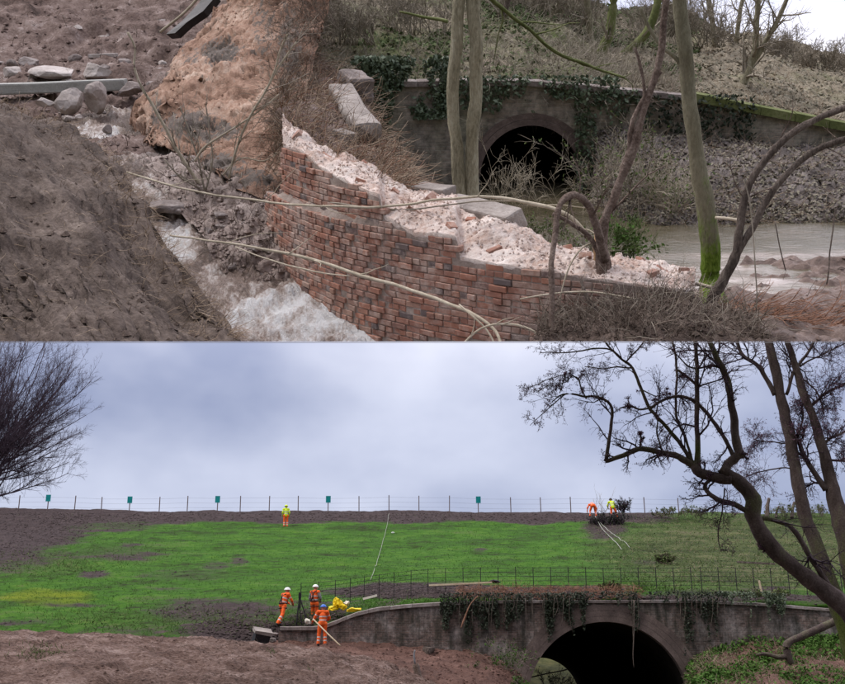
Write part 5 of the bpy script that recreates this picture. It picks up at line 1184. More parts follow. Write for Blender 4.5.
# ------------------------------------------------------------------ repaired bridge
def planLO(pts): return np.array([(LO.pt(x, 620, d).x, d) for x, d in pts])
lp = WallPath(planLO([(279, 48.9), (300, 48.95), (335, 49.0), (400, 49.0), (500, 48.9), (620, 48.8), (760, 48.8), (900, 48.7), (1100, 48.6)]))
def topL(path, tab):
    xs = np.array([W(a, b_, d).x for a, b_, d in tab]); zs = np.array([W(a, b_, d).z for a, b_, d in tab])
    return lambda S: np.interp(np.interp(S, path.L, path.A[:, 0]), xs, zs)
ztl = topL(lp, [(279, 630.5, 48.9), (316, 630.5, 49), (328, 628, 49), (342, 621.5, 49), (360, 615, 49), (380, 611, 49), (410, 608, 49.1), (450, 605.5, 49), (500, 603.5, 48.9), (690, 603, 48.8), (760, 606, 48.8), (850, 613, 48.7), (1100, 630, 48.6)])
LZS = W(607, 706, 48.8).z; LRAD = 78 * 48.8 / F
s_l = float(lp.s_of_x(W(607, 660, 48.8).x)); ARL = (s_l, LRAD, LZS)
br2 = Thing(LO, (W(607, 690, 48.8).x, 48.8, GZ), 'brick_bridge', 'brick road bridge with wide dark arch and curving wing wall below the grass embankment', 'bridge')
arch_wall(br2, lp, lambda S: np.full_like(S, GZ), ztl, 'brickwork_bridge', ARL, thick=.5)
for k in range(3): arch_ring(br2, lp, ARL, LRAD - .02 + k * .245, LRAD + .215 + k * .245, .05 - k * .012, 'arch_brick', nb=48)
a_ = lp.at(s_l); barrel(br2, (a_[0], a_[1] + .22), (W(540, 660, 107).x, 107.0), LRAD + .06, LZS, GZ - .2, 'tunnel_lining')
s_w = float(lp.s_of_x(W(452, 604, 49).x))
coping(br2, lp, .05, s_w, ztl, .95, .55, .17, 'stone_dark', over=.08)
coping(br2, lp, s_w, lp.L[-1] - .1, ztl, .95, .52, .13, 'stone_dark', over=.07)
# ivy hanging over the parapet
def ivyL(label, regs, mat='ivy_dark', size=.055):
    mb = MB()
    for (xr, yr, n, off) in regs:
        pxv, pyv = rng.uniform(*xr, n), rng.uniform(*yr, n); A = LO.arr(np.stack([pxv, pyv, np.full(n, 48.8)], -1)); s = lp.s_of_x(A[:, 0]); x, y = lp.at(s, off)
        Cc = np.stack([x, y + rng.normal(0, .06, n), A[:, 2]], -1)
        keep = fbm(np.stack([Cc[:, 0] * 1.6, Cc[:, 1] * .2, Cc[:, 2] * .22], -1), 1.7, 4) > (pyv - yr[0]) / (yr[1] - yr[0]) * 1.15 - .5
        mb.leaves(Cc[keep], size, normal=(0, -.8, .3), tilt=.7)
    return single(LO, 'ivy', mb, mat, W((regs[0][0][0] + regs[0][0][1]) / 2, regs[0][1][1], 48.8), label, 'ivy', kind='stuff', smooth=False)
ivyL('dark ivy fringe hanging over the parapet left of the arch crown', [((440, 585), (593, 630), 6500, .12), ((455, 480), (600, 655), 800, .10), ((540, 575), (600, 648), 1200, .10)])
ivyL('ivy curtain hanging over the right shoulder of the arch', [((628, 640), (598, 664), 700, .12), ((676, 726), (592, 664), 3600, .12), ((575, 690), (592, 610), 1800, .12)])
ivyL('dark green ivy clump on the wing wall right of the arch', [((752, 784), (594, 618), 1400, .2), ((715, 770), (592, 610), 1300, .12), ((750, 770), (600, 655), 700, .08)], 'ivy')
mb = MB()
for xx in np.linspace(460, 722, 46):
    if 575 < xx < 625 or 640 < xx < 676: continue
    x0 = xx + rng.uniform(-3, 3); ln = rng.uniform(12, 48); pp, rr = limb(LO, [(x0, 598, .8), (x0 + rng.uniform(-2, 2), 598 + ln * .5, .7), (x0 + rng.uniform(-3, 3), 598 + ln, .4)], 48.55, 7); mb.tubes(pp, rr, 3)
single(LO, 'hanging_stems', mb, 'bark_dark', W(600, 610, 48.6), 'thin ivy stems hanging down the bridge wall', 'ivy', kind='stuff')
mb = MB(); pp, rr = limb(LO, [(634, 600, 1.4), (634, 630, 1.2), (633, 655, .9), (634, 668, .5)], 48.4, 12); mb.tubes(pp, rr, 5); single(LO, 'ivy_stem', mb, 'bark_dark', W(634, 630, 48.4), 'single long ivy stem dangling into the arch', 'ivy')
mb = MB(); pp, rr = limb(LO, [(478, 596, 1), (470, 605, 1.2), (464, 620, 2), (461, 628, 1)], 48.5, 12); mb.tubes(pp, rr, 5, 0, 0, .3); single(LO, 'dead_stem', mb, 'twig_red', W(465, 620, 48.5), 'reddish dead stem stuck on the wing wall', 'stem')
# soil and roots spilling over the parapet top
X = LO.arr(np.stack([rng.uniform(455, 640, 1500), rng.uniform(586, 599, 1500), rng.uniform(48.9, 50.4, 1500)], -1)); mb = MB()
Pt, Rr = strands(X, rng.normal(size=X.shape) * np.array([1, .5, .3]) + np.array([.3, -.1, 0]), rng.uniform(.1, .5, 1500), .012, 4, .6); mb.tubes(Pt, Rr, 3)
single(LO, 'dead_bracken', mb, 'twig_red', W(540, 595, 49.5), 'rusty dead bracken along the top of the parapet', 'bracken', kind='stuff')

# ------------------------------------------------------------------ fences
fence = Thing(LO, W(420, 514, 91), 'post_and_wire_fence', 'thin post and wire fence along the embankment crest with small teal signs', 'fence')
posts = [18, 47, 74, 101, 129, 159, 187, 217, 240, 269, 298, 328, 359, 389, 419, 449.5, 478.5, 511, 541, 571, 645, 679]
def emb_z(px_, d):
    col = np.argmin(np.abs(C_e[60, :, 0] - px_)); yy_ = G_emb[:, col, 1]; o_ = np.argsort(yy_); return float(np.interp(d, yy_[o_], G_emb[o_, col, 2]))
tops = []
for x in posts:
    d = 91.5; b_ = W(x, 514, d); b_.z = emb_z(x, d); hgt = 1.32; mb = MB()
    lean = rng.uniform(-.03, .03)
    Pt = np.array([(b_.x + lean * t, b_.y, b_.z - .2 + (hgt + .2) * t) for t in (0, .33, .66, 1)]); mb.tubes(Pt, np.full(4, .042), 6)
    po = fence.part('post', mb, 'post_wood', smooth=False); tops.append((b_.x, b_.y, b_.z))
    if x in (47, 129, 217, 328, 478.5):
        mb = MB(); mb.box(Matrix.Translation((b_.x, b_.y - .08, b_.z + hgt - .25)), (.40, .03, .56)); fence.part('sign', mb, 'sign_teal', po, smooth=False)
for zz in (.35, .75, 1.15):
    mb = MB(); P_ = [(-40, 91.5, tops[0][2] + zz)] + [(a, b_, c_ + zz) for a, b_, c_ in tops] + [(36, 91.5, tops[-1][2] + zz)]; P_ = np.array(P_); mb.tubes(P_, np.full(len(P_), .0045), 4); fence.part('wire', mb, 'iron_rail')
rail = Thing(LO, W(550, 590, 51.5), 'estate_railing', 'dark thin iron railing running along behind the bridge parapet', 'railing')
rp = [(300, 620, 50.9), (318, 613, 51.2), (335, 607, 51.4), (350, 602.5, 51.6), (364, 599.5, 51.7), (379, 596.5, 51.6), (394, 594, 51.5), (411, 591.5, 51.3)] + [(x, 590 - .5 * math.sin((x - 430) / 60), 51.2) for x in np.arange(428, 700, 17.6)] + [(x, 590 + (x - 700) * .045, 51.1) for x in np.arange(702, 850, 17.6)]
B_ = []
for x, y, d in rp:
    b_ = W(x, y, d); b_.z = max(b_.z - .1, emb_z(x, d) - .1) ; B_.append(b_[:])
B_ = np.array(B_); B_[:, 2] = np.convolve(np.pad(B_[:, 2], 2, 'edge'), np.ones(5) / 5, 'valid'); g_ = np.gradient(B_, axis=0)
for b_ in B_:
    mb = MB(); mb.box(Matrix.Translation((b_[0], b_[1], b_[2] + .52)), (.03, .04, 1.15)); rail.part('post', mb, 'iron_rail', smooth=False)
for zz in (.28, .48, .68, .88, 1.06):
    mb = MB(); mb.tubes(B_ + np.array([0, -.01, zz]), np.full(len(B_), .009), 4); rail.part('rail', mb, 'iron_rail')

# ------------------------------------------------------------------ bare trees of the valley
def tree_lo(name, label, limbs, d, mat, twl, base, bud=None, ntw=None, group=None, moss=None, twmat='twig_dark', n=10):
    th = Thing(LO, base, name, label, 'tree', group); allP = []; first = True
    for pn, pts in limbs:
        mb = MB(); Pt, Rr = limb(LO, pts, d, jit=.03); Rr = Rr * .68; mb.tubes(Pt, Rr, n, 0, 0.0 if moss is None else moss(Pt), .16); th.part(pn, mb, mat, aname='moss' if moss is not None else None)
        allP.append(resamp(Pt, Rr, 7))
    Pp = np.array([p for p, _ in allP if True]); Rp = np.array([r for _, r in allP]); keep = [i for i, (pn, _) in enumerate(limbs) if pn in ('branch', 'limb')]
    Pp, Rp = Pp[keep], np.minimum(Rp[keep], .09); mb = MB()
    for lev in twl:
        Pp, Rp = kids(Pp, Rp, *lev[:4], K=5, t0=lev[4], lift=lev[5], minr=lev[6], bend=.75)
        ok = (Pp[:, :, 2] / Pp[:, :, 1]).max(1) < .345; Pp, Rp = Pp[ok], Rp[ok]; mb.tubes(Pp, Rp, 3)
    th.part('twigs', mb, twmat, kind='stuff')
    if bud:
        k = rng.integers(0, len(Pp), bud[0]); f = rng.random((bud[0], 1)); j = rng.integers(2, 4, bud[0]); Cc = Pp[k, j] * (1 - f) + Pp[k, j + 1] * f + rng.normal(0, .02, (bud[0], 3)); mb = MB(); mb.leaves(Cc, bud[1], tilt=1.0); th.part('catkins', mb, 'catkin', kind='stuff', smooth=False)
    return th
ml = lambda Pt: np.clip(.26 + .25 * vnoise(Pt * 1.3), 0, .5)
alder = tree_lo('alder_tree', 'big leaning bare tree with twisted dark branches reaching left over the bridge', [
    ('trunk', [(905, 690, 40), (870, 640, 34), (845, 607, 30), (815, 583, 27), (785, 560, 25), (762, 535, 24), (753, 515, 23), (753, 498, 22), (742, 484, 20), (730, 476, 20), (722, 468, 18)]),
    ('limb', [(724, 474, 17), (728, 464, 15), (737, 457, 14), (743, 455, 12)]),
    ('branch', [(740, 458, 14), (736, 432, 12), (731, 400, 11), (727, 378, 10.5), (716, 358, 9), (706, 332, 7), (700, 310, 5)]),
    ('limb', [(730, 480, 17), (712, 477, 15), (697, 471, 14), (694, 460, 13)]),
    ('branch', [(698, 468, 10), (697, 440, 8), (697, 400, 7), (697, 360, 6), (694, 330, 5), (690, 310, 4)]),
    ('branch', [(697, 466, 11), (680, 457, 10), (660, 452, 8.5), (640, 450, 8), (620, 457, 7), (605, 461, 6.5)]),
    ('branch', [(605, 461, 6), (609, 445, 5.5), (611, 425, 5), (612, 407, 4.5), (598, 398, 4), (585, 396, 3.5), (565, 395, 2.5), (552, 402, 1.6)]),
    ('branch', [(586, 398, 2.5), (580, 386, 2.2), (578, 378, 1.8), (570, 376, 1.5)]),
    ('branch', [(694, 464, 6), (686, 452, 6), (672, 434, 6), (656, 416, 5.5), (648, 406, 5), (640, 385, 4.5), (630, 365, 4), (620, 357, 3.5), (606, 343, 3), (598, 325, 2)]),
    ('branch', [(650, 408, 4), (664, 400, 4.5), (680, 397, 5), (696, 402, 5), (710, 416, 5.5), (724, 438, 6), (733, 455, 7)]),
    ('branch', [(652, 406, 3), (640, 410, 3), (630, 406, 3), (620, 408, 2)]),
    ('branch', [(694, 463, 4), (688, 448, 4), (682, 430, 4), (676, 415, 4), (677, 385, 3.5), (676, 360, 3.5), (672, 335, 3), (668, 315, 2)]),
    ('branch', [(696, 385, 4), (686, 376, 4), (678, 370, 3.5)]),
    ('branch', [(664, 454, 3), (657, 434, 2.5), (658, 420, 2)]),
    ('branch', [(727, 370, 4), (712, 366, 3), (690, 368, 2.6), (680, 358, 2), (672, 350, 1.6)]),
    ('branch', [(640, 450, 3), (642, 440, 3), (641, 435, 2.4)]),
    ('branch', [(757, 520, 8), (742, 508, 8), (725, 502, 8), (712, 496, 7), (705, 486, 6), (714, 478, 4)]),
    ('branch', [(780, 552, 5), (760, 548, 4)]),
    ('branch', [(724, 488, 2.4), (723, 510, 2.2), (718, 535, 2), (721, 552, 1.2)]),
    ('branch', [(757, 517, 7), (782, 522, 7), (795, 532, 7.5), (812, 560, 8), (832, 590, 9), (860, 625, 10)]),
    ('branch', [(622, 358, 3.4), (608, 349, 2.6), (585, 350, 2.2), (562, 353, 1.8), (540, 352, 1.2)]),
    ('branch', [(633, 368, 2.6), (618, 366, 2.2), (604, 368, 1.6), (585, 366, 1.2)]),
    ('branch', [(625, 362, 2.6), (638, 350, 2.2), (648, 335, 1.6)]),
    ('branch', [(566, 395, 2), (552, 405, 1.6), (540, 415, 1.2), (530, 425, .8)]), ('branch', [(578, 380, 1.8), (570, 374, 1.4), (558, 377, 1.2), (545, 380, 1), (530, 388, .8)]), ('branch', [(572, 376, 1.5), (565, 383, 1.2), (552, 384, 1), (536, 392, .8)]), ('branch', [(560, 394, 1.6), (562, 384, 1.2), (566, 374, .8)]),
    ('branch', [(640, 388, 2), (655, 396, 1.6), (668, 393, 1.2)]),
    ], 33.0, 'bark_alder', [(8, .9, .32, .5, .1, .12, .008), (7, .9, .5, .6, .15, .04, .005), (5, .9, .6, .7, .2, -.03, .0045)], W(905, 690, 33), bud=(15000, .020), moss=ml)
tree_lo('bank_tree', 'pair of tall bare trunks with mossy feet at the far right', [
    ('trunk', [(862, 680, 34), (846, 630, 30), (832, 590, 26), (818, 550, 23), (806, 520, 21), (797, 480, 19), (790, 440, 18), (782, 400, 16), (774, 365, 14), (766, 332, 13), (760, 310, 12)]),
    ('trunk', [(868, 680, 36), (858, 620, 32), (850, 560, 30), (840, 515, 27), (830, 480, 20), (823, 450, 16), (812, 415, 13), (803, 390, 12), (793, 360, 10), (786, 335, 9), (782, 315, 8)]),
    ('branch', [(826, 490, 10), (812, 470, 8), (802, 452, 7), (798, 440, 6)]),
    ('branch', [(776, 395, 8), (766, 378, 7), (756, 363, 6), (744, 356, 5.5), (738, 345, 5), (735, 320, 4)]),
    ('branch', [(787, 395, 5), (794, 372, 5), (803, 360, 4.5), (812, 345, 4), (818, 325, 3)]),
    ('branch', [(800, 366, 3), (815, 358, 2.4), (832, 350, 2), (850, 340, 1.6)]),
    ('branch', [(811, 406, 5), (820, 398, 4.5), (832, 390, 4), (850, 382, 3.5)]),
    ('branch', [(822, 445, 5), (832, 438, 4), (848, 430, 3.6)]),
    ('branch', [(826, 460, 4), (838, 461, 3.5), (852, 463, 3)]),
    ('branch', [(798, 438, 3), (802, 420, 3), (803, 408, 2.4)]),
    ('branch', [(804, 380, 2.4), (815, 390, 2.4), (822, 405, 2.6), (824, 413, 2)]),
    ('branch', [(800, 470, 2.4), (780, 468, 2), (760, 472, 1.8), (744, 478, 1.2)]),
    ('branch', [(792, 443, 2.4), (772, 442, 1.8), (755, 440, 1.2)]),
    ], 37.0, 'bark_alder', [(12, .9, .6, .5, .1, .06, .008), (8, .9, .6, .6, .15, .0, .0055), (6, .9, .6, .7, .2, -.05, .0045)], W(866, 680, 37), bud=(16000, .022), moss=lambda Pt: np.clip(.62 - .09 * (Pt[:, 2] - 2.0), .22, .62), n=12)
fb = Thing(LO, W(800, 656, 41), 'fallen_limb', 'mossy fallen limb with an elbow leaning on the undergrowth below the big tree', 'branch')
for pn, pts in (('stem', [(842, 618, 8), (825, 626, 8), (808, 634, 7.5), (794, 640, 7), (787, 645, 8), (788, 656, 8), (792, 664, 6)]), ('fork', [(790, 656, 6), (778, 657, 5), (766, 654, 4), (756, 655, 2.5)])):
    mb = MB(); Pt, Rr = limb(LO, pts, 41); mb.tubes(Pt, Rr, 9, 0, .35, .15); fb.part(pn, mb, 'bark_alder', aname='moss')
# rounded bare tree behind the crest at left
r9 = np.random.default_rng(5)
bt = W(-22, 512, 104); th = Thing(LO, bt - Vector((0, 0, 5)), 'round_bare_tree', 'rounded dense bare tree against the sky at the left edge', 'tree')
mb = MB(); Tz = np.linspace(-5, 6, 8); Pt = np.stack([bt.x + .2 * np.sin(Tz), np.full(8, bt.y), bt.z + Tz], -1); mb.tubes(Pt, np.linspace(.5, .36, 8), 10, 0, 0, .1); th.part('trunk', mb, 'bark_dark')
nB = 90; t = r9.uniform(.2, 1, nB); X = np.stack([np.full(nB, bt.x), np.full(nB, bt.y), bt.z + 6 * t - .3], -1)
an = r9.uniform(0, 6.283, nB); el = r9.uniform(.02, 1.45, nB); D = np.stack([np.cos(an) * np.cos(el), np.sin(an) * np.cos(el), np.sin(el)], -1)
Ln = (9.6 + 5.6 * np.sin(el)) * r9.uniform(.8, 1.0, nB)
P1, R1 = strands(X, D, Ln, .085, 9, .30, -.40, r9); mb = MB(); mb.tubes(P1, R1, 6); th.part('branches', mb, 'twig_dark', kind='stuff')
mb = MB(); P2, R2 = kids(P1, R1, 16, .7, .30, .5, K=6, t0=.22, lift=.26, minr=.014, bend=.4, r=r9); mb.tubes(P2, R2, 4)
P3, R3 = kids(P2, R2, 9, .7, .42, .6, K=5, t0=.15, lift=.2, minr=.010, bend=.4, r=r9); mb.tubes(P3, R3, 3)
P4, R4 = kids(P3, R3, 3, .7, .5, .7, K=4, t0=.2, lift=.15, minr=.008, bend=.4, r=r9); mb.tubes(P4, R4, 3); th.part('crown', mb, 'twig_dark', kind='stuff')
# scrub at the crest right and stumps behind the big tree
def bushL(label, px, py, d, w, h, mat, n, **k): return bush(label, px, py, d, w, h, mat, n, sp=LO, **k)
bushL('dark scrub heap on the crest between the two right hand workers', 607, 526, 86, 44, 12, 'twig_dark', 60, rb=.02, minr=.012, name='scrub', leaf=('ivy_dark', 1500, .07))
bushL('dark cut bush beside the worker in yellow at the crest', 622, 512, 88.5, 9, 13, 'twig_dark', 26, rb=.02, minr=.014, name='scrub', leaf=('ivy_dark', 350, .07))
bushL('thin upright saplings behind the bending worker at the crest', 600, 512, 92, 24, 32, 'twig_mid', 9, lv=((2, .3, .3, .5, .5),), rb=.016, minr=.008, name='saplings')
for px_, w_, h_, l in ((767, 5, 20, 'short dark stump on the crest behind the big tree'), (776, 3, 12, 'leaning stake on the crest behind the big tree'), (792, 4, 16, 'forked stump on the crest between the right hand trunks')):
    mb = MB(); Pt, Rr = limb(LO, [(px_, 518, w_), (px_ + .6, 518 - h_ * .6, w_ * .8), (px_ + rng.uniform(-2, 4), 518 - h_, w_ * .6)], 88, 8); mb.tubes(Pt, Rr, 7, 0, 0, .2); single(LO, 'stump', mb, 'bark_dark', W(px_, 518, 88), l, 'stump')
for px_, py_, d_, w_, h_, l in ((680, 516, 88, 70, 9, 'rough dark scrub along the crest right of the workers'), (800, 516, 88, 90, 12, 'rough dark scrub along the crest behind the right hand trunks'), (760, 600, 50.5, 60, 10, 'scrubby bush on the bank just above the right wall'), (665, 563, 66, 20, 9, 'dark clump of bush on the slope above the railing'), (610, 590, 51, 26, 7, 'low dark bush behind the railing above the arch')):
    bushL(l, px_, py_, d_, w_, h_, 'straw_dark', 60, rb=.012, minr=.007, name='scrub', leaf=('bramble', 900, .07))
bushL('small bright weed against the wing wall left of the arch', 503, 676, 47.2, 16, 32, 'twig_mid', 16, rb=.008, minr=.004, name='weed', leaf=('fern', 420, .055))
bushL('yellow green weed at the lower edge left of the arch', 520, 690, 46, 10, 14, 'twig_mid', 12, rb=.008, minr=.004, name='weed', leaf=('yellow_weed' if 'yellow_weed' in MATS else 'fern', 300, .05))
bushL('low weeds on the red soil below the wing wall', 475, 676, 46, 34, 12, 'twig_mid', 20, rb=.006, minr=.004, name='weed', leaf=('bramble', 300, .05))
bushL('bush on the green bank seen through the far end of the tunnel', 560, 690, 111, 40, 20, 'straw_dark', 14, rb=.03, minr=.015, name='far_bush', leaf=('bramble', 160, .10))
# branch visible through the tunnel
mb = MB(); Pt, Rr = limb(LO, [(528, 678, 1.4), (545, 674, 1.4), (565, 670, 1.4), (580, 664, 1)], 108.6, 12); mb.tubes(Pt, Rr, 5); single(LO, 'fallen_branch', mb, 'bark_dark', W(545, 676, 108.6), 'dark branch seen through the far end of the tunnel', 'branch')

# ------------------------------------------------------------------ people
def person(label, sp_pt, yaw, J, outfit, name='person', vox=.011, helm='helmet_white', harness=False, scale=1.0):
    """J: joint overrides in the person's own frame (x right, y forward, z up, feet at 0)"""
    j = dict(hip=(0, 0, .93), chest=(0, .01, 1.28), neck=(0, 0, 1.46), head=(0, .03, 1.60), hL=(-.095, 0, .90), hR=(.095, 0, .90), kL=(-.11, .03, .50), kR=(.11, .03, .50), aL=(-.12, -.02, .09), aR=(.12, -.02, .09),
             tL=(-.14, .17, .045), tR=(.14, .17, .045), sL=(-.19, 0, 1.40), sR=(.19, 0, 1.40), eL=(-.26, -.03, 1.13), eR=(.26, -.03, 1.13), wL=(-.25, .13, .92), wR=(.25, .13, .92))
    j.update(J); j = {k: Vector(v) for k, v in j.items()}
    seg = []
    def S(a, ra, b_, rb, tag_): seg.append((Vector(a), ra, Vector(b_), rb, tag_))
    S(j['hip'], .145, j['chest'], .165, 'top'); S(j['chest'], .165, j['neck'] - Vector((0, 0, .06)), .12, 'top'); S(j['sL'], .085, j['sR'], .085, 'top'); S(j['neck'] - Vector((0, 0, .05)), .065, j['head'], .06, 'skin'); S(j['hL'], .12, j['hR'], .12, 'leg')
    S(j['head'] + Vector((0, -.015, .03)), .095, j['head'] + Vector((0, .02, -.04)), .078, 'skin')
    fwd = Vector((0, 1, 0)); S(j['head'] + Vector((0, .095, -.01)), .014, j['head'] + Vector((0, .118, -.03)), .016, 'skin')
    for s_ in (-1, 1): S(j['head'] + Vector((s_ * .095, 0, -.03)), .016, j['head'] + Vector((s_ * .10, -.01, .01)), .018, 'skin')
    S(j['head'] + Vector((-.025, .078, -.075)), .012, j['head'] + Vector((.025, .078, -.075)), .012, 'skin')
    for q in 'LR':
        S(j['h' + q], .105, j['k' + q], .078, 'leg'); S(j['k' + q], .078, j['a' + q], .068, 'leg'); S(j['a' + q], .06, j['a' + q] - Vector((0, .03, .03)), .055, 'boot'); S(j['a' + q] - Vector((0, .0, .03)), .052, j['t' + q], .042, 'boot')
        S(j['s' + q], .082, j['e' + q], .064, 'arm' + q); S(j['e' + q], .062, j['w' + q], .046, 'arm' + q)
        d = (j['w' + q] - j['e' + q]).normalized(); side = d.cross(Vector((0, 0, 1))); side = side.normalized() if side.length > .1 else Vector((1, 0, 0)); nrm = side.cross(d).normalized()
        palm = j['w' + q] + d * .085; S(j['w' + q] + d * .02, .03, palm, .034, 'skin'); S(j['w' + q] + d * .04 + side * .02, .022, palm + side * .022, .022, 'skin'); S(j['w' + q] + d * .04 - side * .02, .022, palm - side * .022, .022, 'skin')
        for fi, (o_, ln) in enumerate(((-.033, .062), (-.011, .075), (.011, .07), (.033, .055))):
            a = palm + side * o_; b_ = a + d * ln * .6 - nrm * .012; c_ = b_ + d * ln * .25 - nrm * ln * .5; S(a, .0105, b_, .010, 'skin'); S(b_, .010, c_, .009, 'skin')
        a = j['w' + q] + d * .03 + side * (.035 if q == 'L' else -.035); b_ = a + d * .04 + side * (.02 if q == 'L' else -.02) - nrm * .015; S(a, .014, b_, .012, 'skin'); S(b_, .012, b_ + d * .03 - nrm * .012, .010, 'skin')
    mb = MB(); th_ = np.linspace(0, 2 * np.pi, 13)[:-1]
    for a, ra, b_, rb, _ in seg:
        d = b_ - a; L = max(d.length, 1e-4); d = d / L; u_ = d.orthogonal().normalized(); v_ = d.cross(u_); rings = []
        for (t_, k_) in [(-ra, .02), (-ra * .85, .53), (-ra * .5, .866), (0, 1), (L, 1), (L + rb * .5, .866), (L + rb * .85, .53), (L + rb, .02)]:
            rad = (ra if t_ <= 0 else rb) * k_; c_ = a + d * t_; rings.append([(c_ + (u_ * math.cos(x) + v_ * math.sin(x)) * rad)[:] for x in th_])
        V = np.array(rings).reshape(-1, 3); q_ = [(i * 12 + k, i * 12 + (k + 1) % 12, i * 12 + 12 + (k + 1) % 12, i * 12 + 12 + k) for i in range(7) for k in range(12)]
        tr = [(0, k + 1, k) for k in range(1, 11)] + [(84, 84 + k, 84 + k + 1) for k in range(1, 11)]; mb.add(V, q_, tr)
    raw = mb.mesh('body_raw', (0, 0, 0), [], False); tmp = bpy.data.objects.new('tmp', raw); COL.objects.link(tmp)
    md = tmp.modifiers.new('r', 'REMESH'); md.mode = 'VOXEL'; md.voxel_size = vox; sm = tmp.modifiers.new('s', 'SMOOTH'); sm.iterations = 4; sm.factor = .5
    dg = bpy.context.evaluated_depsgraph_get(); me = bpy.data.meshes.new_from_object(tmp.evaluated_get(dg)); bpy.data.objects.remove(tmp); me.name = 'body'
    V = np.empty(len(me.vertices) * 3, np.float32); me.vertices.foreach_get('co', V); V = V.reshape(-1, 3).astype(float)
    cl = fbm(V, 9, 3) * .007; nr = np.empty(len(V) * 3, np.float32); me.vertices.foreach_get('normal', nr); V2 = V + nr.reshape(-1, 3) * cl[:, None] * (V[:, 2] < 1.44 * 1)[:, None]
    me.vertices.foreach_set('co', V2.astype(np.float32).ravel())
    Cc = np.empty(len(me.polygons) * 3, np.float32); me.polygons.foreach_get('center', Cc); Cc = Cc.reshape(-1, 3)
    best = np.full(len(Cc), 1e9); lab = np.zeros(len(Cc), int); tt = np.zeros(len(Cc))
    for i, (a, ra, b_, rb, _) in enumerate(seg):
        A, B = np.array(a), np.array(b_); d = B - A; L2 = max(d @ d, 1e-9); t_ = np.clip(((Cc - A) @ d) / L2, 0, 1); ds = np.linalg.norm(Cc - A - t_[:, None] * d, axis=1) - (ra + (rb - ra) * t_)
        m_ = ds < best; best[m_] = ds[m_]; lab[m_] = i; tt[m_] = t_[m_]
    names = [s_[4] for s_ in seg]; mats = list(dict.fromkeys([outfit['top'], outfit['leg'], 'reflective', 'black_gear', 'skin', outfit.get('arm', outfit['top'])])); ix = {m_: i for i, m_ in enumerate(mats)}
    MI = np.zeros(len(Cc), np.int32)
    for i in range(len(Cc)):
        nme = names[lab[i]]; s_ = tt[i]
        if nme == 'skin': m_ = 'skin'
        elif nme == 'boot': m_ = 'black_gear'
        elif nme == 'leg': m_ = outfit['leg'] if not (lab[i] in legs2(names) and (.30 < s_ < .42 or .62 < s_ < .74)) else 'reflective'
        elif nme.startswith('arm'): m_ = outfit.get('arm', outfit['top']) if not (.45 < s_ < .60 and (lab[i] % 2 == 0 or True) and outfit.get('band', True)) else 'reflective'
        else:
            m_ = outfit['top']
            if lab[i] == 0 and (.30 < s_ < .44 or .74 < s_ < .88): m_ = 'reflective'
        MI[i] = ix[m_]
    me.materials.clear()
    for m_ in mats: me.materials.append(MATS[m_])
    me.polygons.foreach_set('material_index', MI); me.polygons.foreach_set('use_smooth', np.ones(len(Cc), bool))
    o = link(name, None, None, LO.M @ Matrix.Translation(sp_pt) @ Matrix.Rotation(yaw, 4, 'Z') @ Matrix.Scale(scale, 4)); tag(o, label, 'person')
    link('body', me, o)
    h = j['head'] + Vector((0, -.01, .035)); mb = MB(); g = []
    for el in np.linspace(0, math.pi / 2, 9): g.append([(h.x + .128 * math.cos(el) * math.cos(a), h.y + .148 * math.cos(el) * math.sin(a), h.z + .115 * math.sin(el)) for a in np.linspace(0, 2 * math.pi, 25)])
    mb.grid(np.array(g)); b1 = [[(h.x + r_ * .128 * math.cos(a), h.y + (r_ * .148 + (.035 * (r_ - 1) / .15 if math.sin(a) > 0 else 0)) * math.sin(a), h.z + z_) for a in np.linspace(0, 2 * math.pi, 25)] for r_, z_ in ((1, .012), (1.15, .0), (1.15, -.01), (1, -.004))]
    mb.grid(np.array(b1)); me = mb.mesh('helmet', (0, 0, 0), [helm]); link('helmet' if 'helmet' in helm else 'hat', me, o)
    if harness:
        mb = MB(); up_ = (j['neck'] - j['hip']).normalized()
        for s_ in (-1, 1):
            for bf in (-1, 1):
                P_ = np.array([(j['hip'] + Vector((s_ * .10, bf * .15, .05)))[:], (j['chest'] + Vector((s_ * .02 * bf, bf * .185, 0)))[:], (j['neck'] + Vector((s_ * .11, bf * .11, -.03)))[:], (j['neck'] + Vector((s_ * .12, 0, .0)))[:]]); P_ = catmull(P_, 12); mb.tubes(P_, np.full(12, .022), 5)
            P_ = np.array([(j['h' + 'LR'[s_ > 0]] + Vector((math.cos(a) * .125, math.sin(a) * .125, -.12)))[:] for a in np.linspace(0, 6.283, 16)]); mb.tubes(P_, np.full(16, .02), 5)
        P_ = np.array([(j['hip'] + Vector((math.cos(a) * .175, math.sin(a) * .165, .07)))[:] for a in np.linspace(0, 6.283, 20)]); mb.tubes(P_, np.full(20, .028), 5)
        link('harness', mb.mesh('harness', (0, 0, 0), ['black_gear']), o)
    return o
def legs2(names): return {i for i, n_ in enumerate(names) if n_ == 'leg' and i > 4 and (i + 1 < len(names) and names[i + 1] == 'boot')}
OR = dict(top='hivis_orange', leg='hivis_orange')
